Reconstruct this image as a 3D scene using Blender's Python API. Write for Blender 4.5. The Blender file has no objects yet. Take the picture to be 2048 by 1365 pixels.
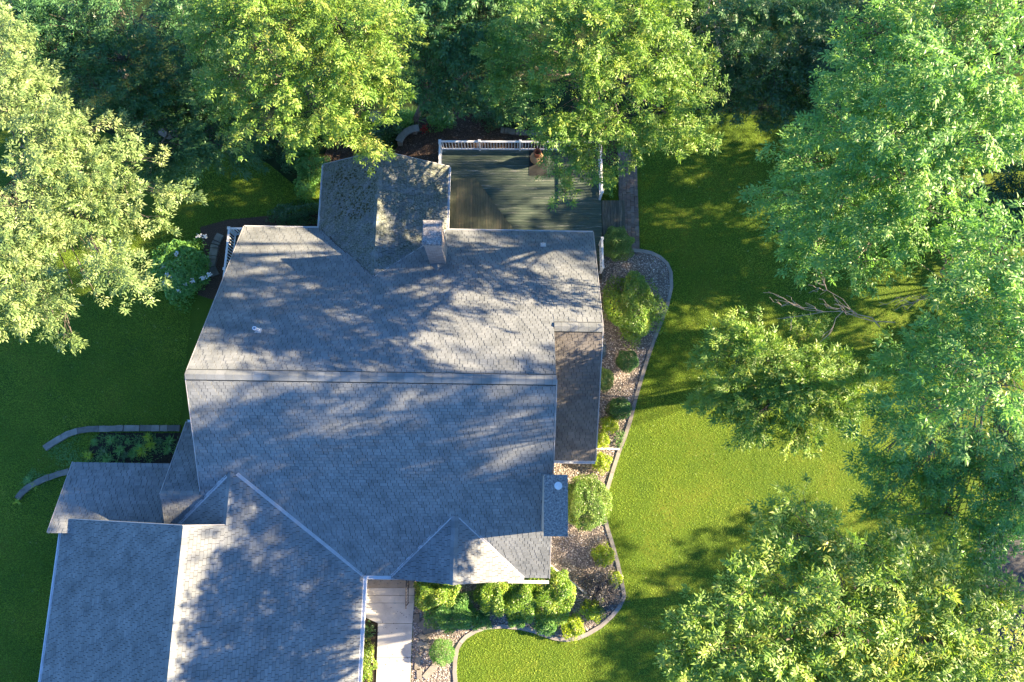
import bpy, math, random
import numpy as np
R_ = math.radians
sc = bpy.context.scene
COL = sc.collection
rng = np.random.default_rng(7)
random.seed(7)

# ------------------------------------------------------------------ camera, sky, sun, exposure
CAM_H, FPX = 34.5, 1365.0
TH, PH, PSI = 0.1948, -0.0084, -0.0137        # camera pitch, sideways lean; heading of the house
cam_d = bpy.data.cameras.new('camera'); cam = bpy.data.objects.new('camera', cam_d); COL.objects.link(cam)
cam.location = (0, 0, CAM_H); cam.rotation_euler = (TH, PH, 0)
cam_d.sensor_width = 36; cam_d.lens = 24; cam_d.clip_end = 3000
sc.camera = cam
SUN_EL, SUN_AZ = R_(22.5), R_(6.5)            # azimuth counted from +X towards +Y
world = bpy.data.worlds.new('World'); sc.world = world; world.use_nodes = True
wn = world.node_tree.nodes; bg = wn['Background']
sky = wn.new('ShaderNodeTexSky'); sky.sky_type = 'NISHITA'; sky.sun_disc = False
sky.sun_elevation = SUN_EL; sky.sun_rotation = math.pi/2 - SUN_AZ; sky.air_density = 1.0; sky.dust_density = 0.1; sky.ozone_density = 8.0
world.node_tree.links.new(sky.outputs[0], bg.inputs[0]); bg.inputs[1].default_value = 0.07
sun_d = bpy.data.lights.new('sun', 'SUN'); sun_d.energy = 5.0; sun_d.angle = R_(0.45); sun_d.color = (1.0, 0.775, 0.505)
sun = bpy.data.objects.new('sun', sun_d); COL.objects.link(sun); sun.location = (60, 8, 60)
sun.rotation_euler = (0, math.pi/2 - SUN_EL, SUN_AZ)
sc.view_settings.view_transform = 'Standard'; sc.view_settings.look = 'None'
sc.view_settings.exposure = 2.7; sc.view_settings.gamma = 1.0; sc.view_settings.use_curve_mapping = False
sc.cycles.max_bounces = 6; sc.cycles.transparent_max_bounces = 4

# ------------------------------------------------------------------ pixel <-> place
cx, sx, cy, sy = math.cos(TH), math.sin(TH), math.cos(PH), math.sin(PH)
RC = np.array([[cy, 0, sy], [0, 1, 0], [-sy, 0, cy]]) @ np.array([[1, 0, 0], [0, cx, -sx], [0, sx, cx]])
CP = np.array([0, 0, CAM_H])
MH = np.array([[math.cos(PSI), -math.sin(PSI), 0], [math.sin(PSI), math.cos(PSI), 0], [0, 0, 1]])
def W(px, py, z=0.0):                     # photo pixel (2048 wide) at a known height -> place
    d = RC @ np.array([(px-1024)/FPX, (682.5-py)/FPX, -1.0]); return CP + d*((z-CAM_H)/d[2])
def WP(pts, z=0.0): return [W(x, y, z) for x, y in pts]
def hw(u, v, z): return MH @ np.array([u, v, z], float)     # house axes -> place
def inside(pts, poly):
    pts = np.asarray(pts); poly = np.asarray(poly)[:, :2]; r = np.zeros(len(pts), bool); n = len(poly)
    for i in range(n):
        a, b = poly[i], poly[(i+1) % n]
        c = ((a[1] > pts[:, 1]) != (b[1] > pts[:, 1]))
        with np.errstate(divide='ignore', invalid='ignore'):
            xx = (b[0]-a[0])*(pts[:, 1]-a[1])/(b[1]-a[1])+a[0]
        r ^= c & (pts[:, 0] < xx)
    return r

# ------------------------------------------------------------------ materials
MATS = {}
def nodes(name, rough=0.8, spec=0.3):
    m = bpy.data.materials.new(name); m.use_nodes = True; MATS[name] = m
    nt = m.node_tree; b = nt.nodes['Principled BSDF']
    b.inputs['Roughness'].default_value = rough; b.inputs['Specular IOR Level'].default_value = spec
    return m, nt, b
def N(nt, t, **kw):
    n = nt.nodes.new(t)
    for k, v in kw.items(): setattr(n, k, v)
    return n
def noise(nt, scale, detail=4, rough=0.6, coord=None):
    n = N(nt, 'ShaderNodeTexNoise'); n.inputs['Scale'].default_value = scale; n.inputs['Detail'].default_value = detail
    n.inputs['Roughness'].default_value = rough
    if coord is not None: nt.links.new(coord, n.inputs['Vector'])
    return n
def ramp(nt, fac, stops):
    r = N(nt, 'ShaderNodeValToRGB'); e = r.color_ramp.elements
    while len(e) > 1: e.remove(e[-1])
    e[0].position = stops[0][0]; e[0].color = (*stops[0][1], 1)
    for p, c in stops[1:]: q = e.new(p); q.color = (*c, 1)
    nt.links.new(fac, r.inputs[0]); return r
def geo_pos(nt): return N(nt, 'ShaderNodeNewGeometry').outputs['Position']
def mixc(nt, fac, a, b, mode='MIX'):
    m = N(nt, 'ShaderNodeMix'); m.data_type = 'RGBA'; m.blend_type = mode
    for s, v in ((0, fac), (6, a), (7, b)):
        if isinstance(v, (int, float)): m.inputs[s].default_value = v
        elif isinstance(v, tuple): m.inputs[s].default_value = (*v, 1)
        else: nt.links.new(v, m.inputs[s])
    return m.outputs[2]
def bump(nt, b, h, strength=0.3, dist=0.02):
    n = N(nt, 'ShaderNodeBump'); n.inputs['Strength'].default_value = strength; n.inputs['Distance'].default_value = dist
    nt.links.new(h, n.inputs['Height']); nt.links.new(n.outputs[0], b.inputs['Normal'])
def speck(name, stops, scale=3.0, fine=60.0, rough=0.85, spec=0.25, bs=0.25, tone=False, finemix=0.35):
    """base colour from broad noise, broken up by fine grain; optional per-piece tone attribute"""
    m, nt, b = nodes(name, rough, spec); pos = geo_pos(nt)
    n1 = noise(nt, scale, 5, 0.6, pos); n2 = noise(nt, fine, 2, 0.6, pos)
    fac = n1.outputs[0]
    mm = N(nt, 'ShaderNodeMath', operation='MULTIPLY_ADD'); nt.links.new(n2.outputs[0], mm.inputs[0]); mm.inputs[1].default_value = finemix
    md = N(nt, 'ShaderNodeMath', operation='MULTIPLY_ADD'); nt.links.new(fac, md.inputs[0]); md.inputs[1].default_value = 1.0; md.inputs[2].default_value = -finemix/2
    nt.links.new(md.outputs[0], mm.inputs[2]); out = mm.outputs[0]
    if tone:
        at = N(nt, 'ShaderNodeAttribute', attribute_name='tone'); oi = N(nt, 'ShaderNodeObjectInfo')
        a1 = N(nt, 'ShaderNodeMath', operation='ADD'); nt.links.new(at.outputs['Fac'], a1.inputs[0])
        a2 = N(nt, 'ShaderNodeMath', operation='MULTIPLY_ADD'); nt.links.new(oi.outputs['Random'], a2.inputs[0]); a2.inputs[1].default_value = 0.5; a2.inputs[2].default_value = -0.75
        nt.links.new(a2.outputs[0], a1.inputs[1])
        a3 = N(nt, 'ShaderNodeMath', operation='MULTIPLY_ADD'); nt.links.new(a1.outputs[0], a3.inputs[0]); a3.inputs[1].default_value = float(tone); nt.links.new(out, a3.inputs[2])
        out = a3.outputs[0]
    r = ramp(nt, out, stops); nt.links.new(r.outputs[0], b.inputs['Base Color'])
    if bs: bump(nt, b, n2.outputs[0], bs)
    return m, nt, b, r
def flat(name, c, rough=0.6, spec=0.3, var=0.12, scale=4):
    d = tuple(x*(1-var*2) for x in c); l = tuple(min(1, x*(1+var)) for x in c)
    return speck(name, [(0.25, d), (0.75, l)], scale, 40, rough, spec, 0.1)[0]
SH = [(0.1, (0.112, 0.124, 0.128)), (0.5, (0.195, 0.212, 0.216)), (0.9, (0.285, 0.303, 0.305))]
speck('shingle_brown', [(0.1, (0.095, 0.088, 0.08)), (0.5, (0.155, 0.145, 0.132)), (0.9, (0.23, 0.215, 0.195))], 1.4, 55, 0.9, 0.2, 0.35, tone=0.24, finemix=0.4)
speck('shingle', SH, 1.4, 55, 0.9, 0.2, 0.35, tone=0.24, finemix=0.4)
m, nt, b, r = speck('shingle_mossy', SH, 1.4, 55, 0.95, 0.15, 0.45, tone=0.4, finemix=0.5)
pos = geo_pos(nt); q = noise(nt, 2.2, 7, 0.72, pos); q2 = noise(nt, 14, 4, 0.6, pos)
mk = ramp(nt, q.outputs[0], [(0.38, (0.1, 0.1, 0.1)), (0.58, (0.9, 0.9, 0.9))]); gc = ramp(nt, q2.outputs[0], [(0.35, (0.05, 0.055, 0.03)), (0.55, (0.17, 0.19, 0.15)), (0.7, (0.26, 0.27, 0.22))])
nt.links.new(mixc(nt, mk.outputs[0], r.outputs[0], gc.outputs[0]), b.inputs['Base Color'])
speck('moss', [(0.3, (0.035, 0.035, 0.018)), (0.5, (0.07, 0.07, 0.035)), (0.7, (0.13, 0.125, 0.07))], 8, 60, 0.95, 0.1, 0.5)
speck('underlay', [(0.3, (0.035, 0.03, 0.028)), (0.7, (0.06, 0.052, 0.048))], 6, 50)
flat('trim', (0.74, 0.75, 0.76), 0.45, 0.4, 0.06, 3)
flat('flashing', (0.40, 0.41, 0.42), 0.4, 0.5, 0.1, 5)
flat('drip', (0.40, 0.40, 0.40), 0.5)
flat('siding', (0.42, 0.39, 0.33), 0.7)
speck('concrete', [(0.25, (0.32, 0.32, 0.31)), (0.5, (0.42, 0.42, 0.41)), (0.8, (0.50, 0.50, 0.485))], 1.8, 30, 0.85, 0.25, 0.15)
speck('landing', [(0.25, (0.23, 0.20, 0.16)), (0.8, (0.36, 0.32, 0.27))], 3, 40)
speck('curb', [(0.25, (0.19, 0.18, 0.165)), (0.8, (0.33, 0.31, 0.285))], 2.5, 50, 0.9, 0.2, 0.3, tone=0.3)
speck('edging_stone', [(0.2, (0.12, 0.115, 0.10)), (0.5, (0.21, 0.198, 0.17)), (0.85, (0.32, 0.30, 0.26))], 3, 30, 0.9, 0.2, 0.4, tone=0.4)
m, nt, b = nodes('cap_stone', 0.8, 0.3); pos = geo_pos(nt); q = noise(nt, 13, 6, 0.75, pos)
r = ramp(nt, q.outputs[0], [(0.36, (0.07, 0.07, 0.075)), (0.46, (0.18, 0.18, 0.18)), (0.58, (0.31, 0.30, 0.28)), (0.68, (0.50, 0.48, 0.45))]); nt.links.new(r.outputs[0], b.inputs['Base Color']); bump(nt, b, q.outputs[0], 0.5, 0.03)
speck('brick', [(0.2, (0.30, 0.25, 0.22)), (0.8, (0.50, 0.43, 0.38))], 5, 60, 0.9, 0.2, 0.3, tone=0.4)
flat('mortar', (0.42, 0.40, 0.38), 0.95, 0.1)
speck('paver', [(0.2, (0.12, 0.09, 0.075)), (0.5, (0.18, 0.145, 0.125)), (0.8, (0.26, 0.22, 0.19))], 2.0, 60, 0.95, 0.15, 0.3, tone=0.5)
def deckmat(name, stops, ax):
    m, nt, b = nodes(name, 0.75, 0.25); pos = geo_pos(nt)
    mp = N(nt, 'ShaderNodeMapping'); mp.inputs['Scale'].default_value = (0.8, 9, 1) if ax == 0 else (9, 0.8, 1); nt.links.new(pos, mp.inputs[0])
    q = noise(nt, 1.6, 8, 0.75, mp.outputs[0]); at = N(nt, 'ShaderNodeAttribute', attribute_name='tone'); oi = N(nt, 'ShaderNodeObjectInfo')
    a = N(nt, 'ShaderNodeMath', operation='MULTIPLY_ADD'); nt.links.new(oi.outputs['Random'], a.inputs[0]); a.inputs[1].default_value = 0.14; nt.links.new(q.outputs[0], a.inputs[2])
    r = ramp(nt, a.outputs[0], stops); nt.links.new(r.outputs[0], b.inputs['Base Color']); bump(nt, b, q.outputs[0], 0.2)
DK = [(0.35, (0.048, 0.075, 0.055)), (0.58, (0.078, 0.108, 0.082)), (0.68, (0.12, 0.148, 0.115)), (0.76, (0.34, 0.34, 0.29))]
deckmat('deck_board', DK, 0)
deckmat('platform_board', [(0.35, (0.065, 0.078, 0.05)), (0.55, (0.10, 0.112, 0.075)), (0.70, (0.14, 0.135, 0.09)), (0.80, (0.26, 0.18, 0.10))], 1)
deckmat('step_board', [(0.35, (0.06, 0.062, 0.05)), (0.6, (0.10, 0.10, 0.08)), (0.75, (0.2, 0.185, 0.15))], 1)
flat('deck_frame', (0.05, 0.055, 0.045), 0.9)
flat('iron', (0.02, 0.02, 0.025), 0.5, 0.4); flat('rubber', (0.03, 0.033, 0.033), 0.9); flat('clay', (0.40, 0.25, 0.13), 0.8); flat('terracotta', (0.27, 0.09, 0.045), 0.8)
flat('red_petals', (0.35, 0.015, 0.01), 0.7); flat('white_petals', (0.75, 0.77, 0.72), 0.7); flat('well_plastic', (0.10, 0.13, 0.16), 0.35, 0.5); flat('pipe', (0.55, 0.55, 0.55), 0.5)
# ground materials
m, nt, b = nodes('lawn', 0.9, 0.15); pos = geo_pos(nt)
q = noise(nt, 0.35, 6, 0.65, pos); q2 = noise(nt, 22, 4, 0.7, pos)
c1 = ramp(nt, q.outputs[0], [(0.3, (0.06, 0.115, 0.014)), (0.5, (0.09, 0.15, 0.014)), (0.66, (0.13, 0.17, 0.02)), (0.78, (0.17, 0.16, 0.04))])
c2 = ramp(nt, q2.outputs[0], [(0.3, (0.45, 0.5, 0.45)), (0.7, (1.25, 1.2, 1.1))])
nt.links.new(mixc(nt, 1.0, c1.outputs[0], c2.outputs[0], 'MULTIPLY'), b.inputs['Base Color']); bump(nt, b, q2.outputs[0], 0.8, 0.05)
speck('gravel_base', [(0.3, (0.10, 0.09, 0.08)), (0.7, (0.24, 0.21, 0.19))], 30, 90, 0.95, 0.1, 0.6)
speck('mulch', [(0.3, (0.035, 0.024, 0.018)), (0.5, (0.085, 0.058, 0.042)), (0.7, (0.16, 0.115, 0.085))], 25, 70, 0.95, 0.1, 0.8)
speck('soil', [(0.3, (0.02, 0.018, 0.013)), (0.7, (0.055, 0.047, 0.034))], 12, 60, 0.95, 0.1, 0.8)
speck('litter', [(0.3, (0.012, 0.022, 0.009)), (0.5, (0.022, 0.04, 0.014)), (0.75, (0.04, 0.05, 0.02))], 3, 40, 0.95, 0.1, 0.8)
speck('asphalt', [(0.3, (0.05, 0.05, 0.052)), (0.7, (0.11, 0.11, 0.112))], 5, 80, 0.9, 0.2, 0.4)
def tonemat(name, stops, rough=0.85, spec=0.2):
    m, nt, b = nodes(name, rough, spec); at = N(nt, 'ShaderNodeAttribute', attribute_name='tone')
    r = ramp(nt, at.outputs['Fac'], stops); nt.links.new(r.outputs[0], b.inputs['Base Color']); return m
tonemat('gravel_stone', [(0, (0.11, 0.095, 0.085)), (0.35, (0.27, 0.235, 0.205)), (0.65, (0.44, 0.38, 0.33)), (0.9, (0.56, 0.52, 0.48)), (1, (0.78, 0.76, 0.72))])
tonemat('bark_chip', [(0, (0.03, 0.02, 0.015)), (0.6, (0.11, 0.075, 0.055)), (1, (0.24, 0.18, 0.14))])
def leafmat(name, c0, c1, c2, trans=0.35, rough=0.42, spec=0.45):
    m, nt, b = nodes(name, rough, spec); at = N(nt, 'ShaderNodeAttribute', attribute_name='tone')
    r = ramp(nt, at.outputs['Fac'], [(0.0, c0), (0.55, c1), (1.0, c2)]); nt.links.new(r.outputs[0], b.inputs['Base Color'])
    # light passes through a leaf about as strongly as it is reflected; the two add up
    t = N(nt, 'ShaderNodeBsdfTranslucent'); mx = mixc(nt, 1.0, r.outputs[0], (1.15*trans*2.4, 1.1*trans*2.4, 0.6*trans*2.4), 'MULTIPLY'); nt.links.new(mx, t.inputs[0])
    s = N(nt, 'ShaderNodeAddShader'); nt.links.new(b.outputs[0], s.inputs[0]); nt.links.new(t.outputs[0], s.inputs[1]); nt.links.new(s.outputs[0], nt.nodes['Material Output'].inputs[0])
leafmat('leaf_pale', (0.085, 0.15, 0.05), (0.165, 0.235, 0.085), (0.28, 0.31, 0.135), 0.3, 0.5, 0.3)
leafmat('leaf_yellow', (0.075, 0.165, 0.026), (0.15, 0.24, 0.045), (0.3, 0.3, 0.085), 0.29, 0.5, 0.3)
leafmat('leaf_green', (0.05, 0.14, 0.035), (0.09, 0.205, 0.05), (0.16, 0.25, 0.065), 0.29, 0.5, 0.3)
leafmat('leaf_blue', (0.065, 0.165, 0.045), (0.115, 0.245, 0.062), (0.21, 0.31, 0.09), 0.31, 0.5, 0.3)
leafmat('leaf_mid', (.065, .15, .026), (.125, .22, .04), (.23, .27, .06), 0.29, 0.5, 0.3)
leafmat('leaf_shaded', (.032, .10, .036), (.056, .14, .05), (.09, .17, .06), 0.26, 0.5, 0.3)  # shade on the lower trees put into a darker leaf colour
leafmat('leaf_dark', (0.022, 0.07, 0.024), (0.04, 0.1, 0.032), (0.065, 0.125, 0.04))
leafmat('leaf_lime', (0.12, 0.2, 0.014), (0.2, 0.27, 0.018), (0.3, 0.33, 0.02))
leafmat('leaf_spirea', (0.07, 0.16, 0.024), (0.14, 0.235, 0.032), (0.3, 0.31, 0.05), 0.3)
leafmat('leaf_cedar', (0.06, 0.135, 0.03), (0.125, 0.21, 0.045), (0.22, 0.28, 0.08), 0.25)
leafmat('leaf_box', (0.03, 0.1, 0.025), (0.055, 0.145, 0.032), (0.1, 0.18, 0.045), 0.25)
leafmat('leaf_purple', (0.027, 0.034, 0.047), (0.046, 0.053, 0.070), (0.081, 0.078, 0.083), 0.2)
leafmat('grass_blade', (0.08, 0.15, 0.024), (0.14, 0.215, 0.028), (0.22, 0.26, 0.045), 0.35, 0.7, 0.1)
speck('bark', [(0.3, (0.075, 0.062, 0.052)), (0.7, (0.20, 0.175, 0.15))], 6, 40, 0.9, 0.15, 0.5)
speck('dead_wood', [(0.3, (0.20, 0.16, 0.13)), (0.7, (0.36, 0.31, 0.27))], 8, 40, 0.9, 0.15, 0.3)

# ------------------------------------------------------------------ mesh helpers
WL = {}                                     # world location of every linked object
def tag(o, label=None, cat=None, group=None, kind=None):
    for k, v in (('label', label), ('category', cat), ('group', group), ('kind', kind)):
        if v: o[k] = v
    return o
def link(o, loc, parent=None):
    COL.objects.link(o); WL[o.name] = np.array(loc, float)
    if parent is not None: o.parent = parent; o.location = WL[o.name]-WL[parent.name]
    else: o.location = loc
    return o
def empty(name, loc, label=None, cat=None, group=None):
    o = bpy.data.objects.new(name, None); o.empty_display_size = 0.3; link(o, loc); return tag(o, label, cat, group)
def mesh_obj(name, V, F, mat, parent=None, tone=None, origin=None, smooth=False):
    """V: n x 3 in place coordinates; F: list of index tuples or an m x 4 / m x 3 array"""
    V = np.asarray(V, float)
    if origin is None:
        origin = np.array([(V[:, 0].min()+V[:, 0].max())/2, (V[:, 1].min()+V[:, 1].max())/2, V[:, 2].min()])
    L = V-origin
    me = bpy.data.meshes.new(name)
    if isinstance(F, np.ndarray):
        k = F.shape[1]; me.vertices.add(len(L)); me.vertices.foreach_set('co', L.astype(np.float32).ravel())
        me.loops.add(F.size); me.loops.foreach_set('vertex_index', F.astype(np.int32).ravel())
        me.polygons.add(len(F)); me.polygons.foreach_set('loop_start', np.arange(0, F.size, k, dtype=np.int32))
        me.update(calc_edges=True)
    else:
        me.from_pydata([tuple(p) for p in L], [], F); me.update()
    if tone is not None:
        at = me.attributes.new('tone', 'FLOAT', 'FACE'); at.data.foreach_set('value', np.asarray(tone, np.float32))
    if smooth: me.polygons.foreach_set('use_smooth', np.ones(len(me.polygons), bool))
    me.materials.append(MATS[mat])
    return link(bpy.data.objects.new(name, me), origin, parent)
def inst(name, me, loc, rotm=None, parent=None):
    o = bpy.data.objects.new(name, me); link(o, loc, parent)
    if rotm is not None:
        from mathutils import Matrix
        o.rotation_euler = Matrix([list(r) for r in rotm]).to_euler()
    return o
class MB:
    def __init__(s): s.V = []; s.F = []; s.T = []
    def add(s, V, F, t=0.5):
        n = len(s.V); s.V += [np.asarray(v, float) for v in V]; s.F += [tuple(i+n for i in f) for f in F]; s.T += [t]*len(F)
    def prism(s, poly, z0, z1, t=0.5):        # poly: place xy, any winding
        P = [np.asarray(p, float)[:2] for p in poly]
        if sum(P[i][0]*P[(i+1) % len(P)][1]-P[(i+1) % len(P)][0]*P[i][1] for i in range(len(P))) < 0: P = P[::-1]
        n = len(P); s.add([(*p, z0) for p in P]+[(*p, z1) for p in P], [tuple(range(n))[::-1], tuple(range(n, 2*n))]+[(i, (i+1) % n, n+(i+1) % n, n+i) for i in range(n)], t)
    def slab(s, poly3, th, t=0.5):            # sloped polygon extruded straight down
        n = len(poly3); P = [np.asarray(p, float) for p in poly3]
        if sum(P[i][0]*P[(i+1) % n][1]-P[(i+1) % n][0]*P[i][1] for i in range(n)) < 0: P = P[::-1]
        s.add([p-np.array([0, 0, th]) for p in P]+P, [tuple(range(n))[::-1], tuple(range(n, 2*n))]+[(i, (i+1) % n, n+(i+1) % n, n+i) for i in range(n)], t)
    def bar(s, a, b, w, h, up=(0, 0, 1), t=0.5):   # box along a-b, a-b being the centre line
        a = np.asarray(a, float); b = np.asarray(b, float); d = b-a; d /= np.linalg.norm(d)
        sd = np.cross(d, up)
        if np.linalg.norm(sd) < 1e-3: sd = np.cross(d, (1, 0, 0))
        sd /= np.linalg.norm(sd); u = np.cross(sd, d); sd = sd*w/2; u = u*h/2
        s.add([a-sd-u, a+sd-u, a+sd+u, a-sd+u, b-sd-u, b+sd-u, b+sd+u, b-sd+u], [(0, 1, 2, 3), (7, 6, 5, 4), (0, 4, 5, 1), (1, 5, 6, 2), (2, 6, 7, 3), (3, 7, 4, 0)], t)
    def tube(s, path, rad, n=6, t=0.5, caps=True):
        path = [np.asarray(p, float) for p in path]; base = len(s.V)
        for i, p in enumerate(path):
            d = path[min(i+1, len(path)-1)]-path[max(i-1, 0)]; d = d/(np.linalg.norm(d)+1e-9)
            a = np.cross(d, (0, 0, 1) if abs(d[2]) < 0.9 else (1, 0, 0)); a /= np.linalg.norm(a); b_ = np.cross(d, a); r = rad[i] if hasattr(rad, '__len__') else rad
            for k in range(n): w = 2*math.pi*k/n; s.V.append(p+r*(math.cos(w)*a+math.sin(w)*b_))
        fs = [(base+i*n+k, base+i*n+(k+1) % n, base+(i+1)*n+(k+1) % n, base+(i+1)*n+k) for i in range(len(path)-1) for k in range(n)]
        if caps: fs += [tuple(base+k for k in range(n))[::-1], tuple(base+(len(path)-1)*n+k for k in range(n))]
        s.F += fs; s.T += [t]*len(fs)
    def lathe(s, c, prof, n=20, t=0.5, sq=(1, 1)):
        base = len(s.V)
        for r, z in prof:
            for k in range(n): w = 2*math.pi*k/n; s.V.append(np.array([c[0]+r*sq[0]*math.cos(w), c[1]+r*sq[1]*math.sin(w), c[2]+z]))
        fs = [(base+i*n+k, base+i*n+(k+1) % n, base+(i+1)*n+(k+1) % n, base+(i+1)*n+k) for i in range(len(prof)-1) for k in range(n)]
        fs += [tuple(base+k for k in range(n))[::-1], tuple(base+(len(prof)-1)*n+k for k in range(n))]
        s.F += fs; s.T += [t]*len(fs)
    def build(s, name, mat, parent=None, **kw): return mesh_obj(name, s.V, s.F, mat, parent, s.T, **kw)
def sheet(name, pts, z, mat, kind='structure'):
    V = [(p[0], p[1], z) for p in pts]; n = len(V)
    if sum(V[i][0]*V[(i+1) % n][1]-V[(i+1) % n][0]*V[i][1] for i in range(n)) < 0: V = V[::-1]
    return tag(mesh_obj(name, V, [tuple(range(n))], mat), kind=kind)

# ------------------------------------------------------------------ the ground
sheet('ground', [(-500, -500), (500, -500), (500, 500), (-500, 500)], 0, 'lawn')
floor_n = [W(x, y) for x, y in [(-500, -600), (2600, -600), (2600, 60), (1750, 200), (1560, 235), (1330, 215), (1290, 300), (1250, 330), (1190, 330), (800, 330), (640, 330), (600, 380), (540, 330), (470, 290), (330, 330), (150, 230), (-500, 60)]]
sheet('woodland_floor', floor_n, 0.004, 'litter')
sheet('mulch_path', WP([(640, 345), (655, 290), (690, 270), (790, 300), (830, 250), (880, 215), (905, 160), (940, 140), (965, 215), (1010, 255), (1090, 262), (1240, 270), (1240, 330), (640, 400)]), 0.008, 'mulch')
sheet('flower_bed_soil', WP([(200, 866), (385, 866), (380, 940), (190, 940), (172, 915), (182, 890)]), 0.006, 'soil')
sheet('shady_bed_soil', WP([(400, 455), (455, 440), (660, 420), (660, 480), (470, 560), (425, 600), (395, 590), (410, 520)]), 0.005, 'mulch')
sheet('walk_bed_soil', WP([(715, 1228), (728, 1228), (757, 1246), (750, 1420), (705, 1420)]), 0.006, 'soil')
sheet('road', WP([(1960, 1080), (2300, 1000), (2300, 1700), (1900, 1700)]), 0.005, 'asphalt')
CURB = [(1262, 502), (1282, 503), (1302, 507), (1320, 516), (1333, 528), (1341, 546), (1342, 575), (1334, 610), (1320, 648), (1306, 684), (1293, 722), (1281, 762), (1270, 800), (1261, 838), (1250, 872), (1237, 905), (1224, 945), (1214, 979), (1209, 1004), (1208, 1028), (1214, 1056), (1223, 1084), (1234, 1123), (1242, 1160), (1248, 1192), (1238, 1214), (1223, 1232), (1201, 1252), (1176, 1267), (1154, 1276), (1132, 1279), (1110, 1276), (1088, 1269), (1066, 1261), (1040, 1255), (1005, 1252), (974, 1254), (952, 1261), (932, 1273), (921, 1285), (914, 1298), (910, 1322), (909, 1345), (911, 1366), (914, 1400), (918, 1440)]
GRAVEL_PX = CURB + [(820, 1440), (828, 1190), (832, 1150), (1085, 1140), (1085, 920), (1170, 900), (1180, 560), (1180, 500)]
gravel_w = WP(GRAVEL_PX)
sheet('gravel_bed', gravel_w, 0.010, 'gravel_base')
curb = empty('concrete_edging', W(1290, 730), 'curved concrete edging strip round the gravel bed', 'edging')
cw = [W(*p)[:2] for p in CURB]
def resample(pts, step):
    out = [np.array(pts[0])]; acc = 0
    for a, b in zip(pts[:-1], pts[1:]):
        a = np.array(a, float); b = np.array(b, float); L = np.linalg.norm(b-a); n = max(1, int(round(L/0.22)))
        for i in range(1, n+1): out.append(a+(b-a)*i/n)
    return out
cr = resample(cw, 0.22)
def offs(pts, w):
    o = []
    for i in range(len(pts)):
        d = pts[min(i+1, len(pts)-1)]-pts[max(i-1, 0)]; d = d/np.linalg.norm(d); o.append(pts[i]+w*np.array([-d[1], d[0]]))
    return o
ca, cb = offs(cr, 0.10), offs(cr, -0.085)
i = 0
while i < len(cr)-1:
    n = min(random.choice([5, 6, 7]), len(cr)-1-i); mb = MB(); t = random.random()
    for k in range(n):
        e0 = 0.0 if k else 0.05; p = lambda a, f: a[i+k]*(1-f)+a[i+k+1]*f
        mb.prism([p(ca, e0), p(ca, 1), p(cb, 1), p(cb, e0)], 0, 0.075, t)
    mb.build('curb_segment', 'curb', curb); i += n
def rot2(a): return np.array([[math.cos(a), -math.sin(a)], [math.sin(a), math.cos(a)]])

# ------------------------------------------------------------------ the house
UL, UR, UE = -12.944, 1.961, 4.057
VR, ZR, VN, VS, ZE = 3.824, 7.2, 11.71, -4.409, 2.85
MN, MS = (ZR-ZE)/(VN-VR), (ZR-ZE)/(VR-VS)
VRE = 6.33; ZRE = ZR-MN*(VRE-VR); VSE = 0.72
G0, G1, G2, ZG, GN, GS = -19.758, -13.0, -6.2425, 5.886, -2.18, -17.0
UA, ZA = -11.56, 5.194; VA = VR-(ZR-ZA)/MS; MG = (ZG-ZE)/(G2-G1); MW = 0.48
NL, NR, NM, NV = -9.29, -3.085, -6.19, 15.03; ZNG = 4.43; VNA = VR+(ZR-ZNG)/MN
US, ZS2, VSA = -2.17, 4.315, -1.633; SW_, SE_ = -5.0, 0.857; VG = VS-0.12
UM, VM, ZM = -14.68, -0.997, 4.651; VMN = VM+3.2; ZMN = ZM-MS*3.2
house = empty('house', hw(-4, 2, 0), 'grey shingle roofed family house with attached garage and two chimneys', 'house')
def nplane(u, v): return (u, v, ZR-MN*(v-VR))
def splane(u, v): return (u, v, ZR-MS*(VR-v))
def gE(u, v): return (u, v, ZG-MG*(u-G1))
def gW(u, v): return (u, v, ZG-MG*(G1-u))
def cW(u, v): return (u, v, ZA-MW*(UA-u))
UW3 = UA-(ZA-(ZR-MS*(VR-(GN-.6))))/MW
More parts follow.
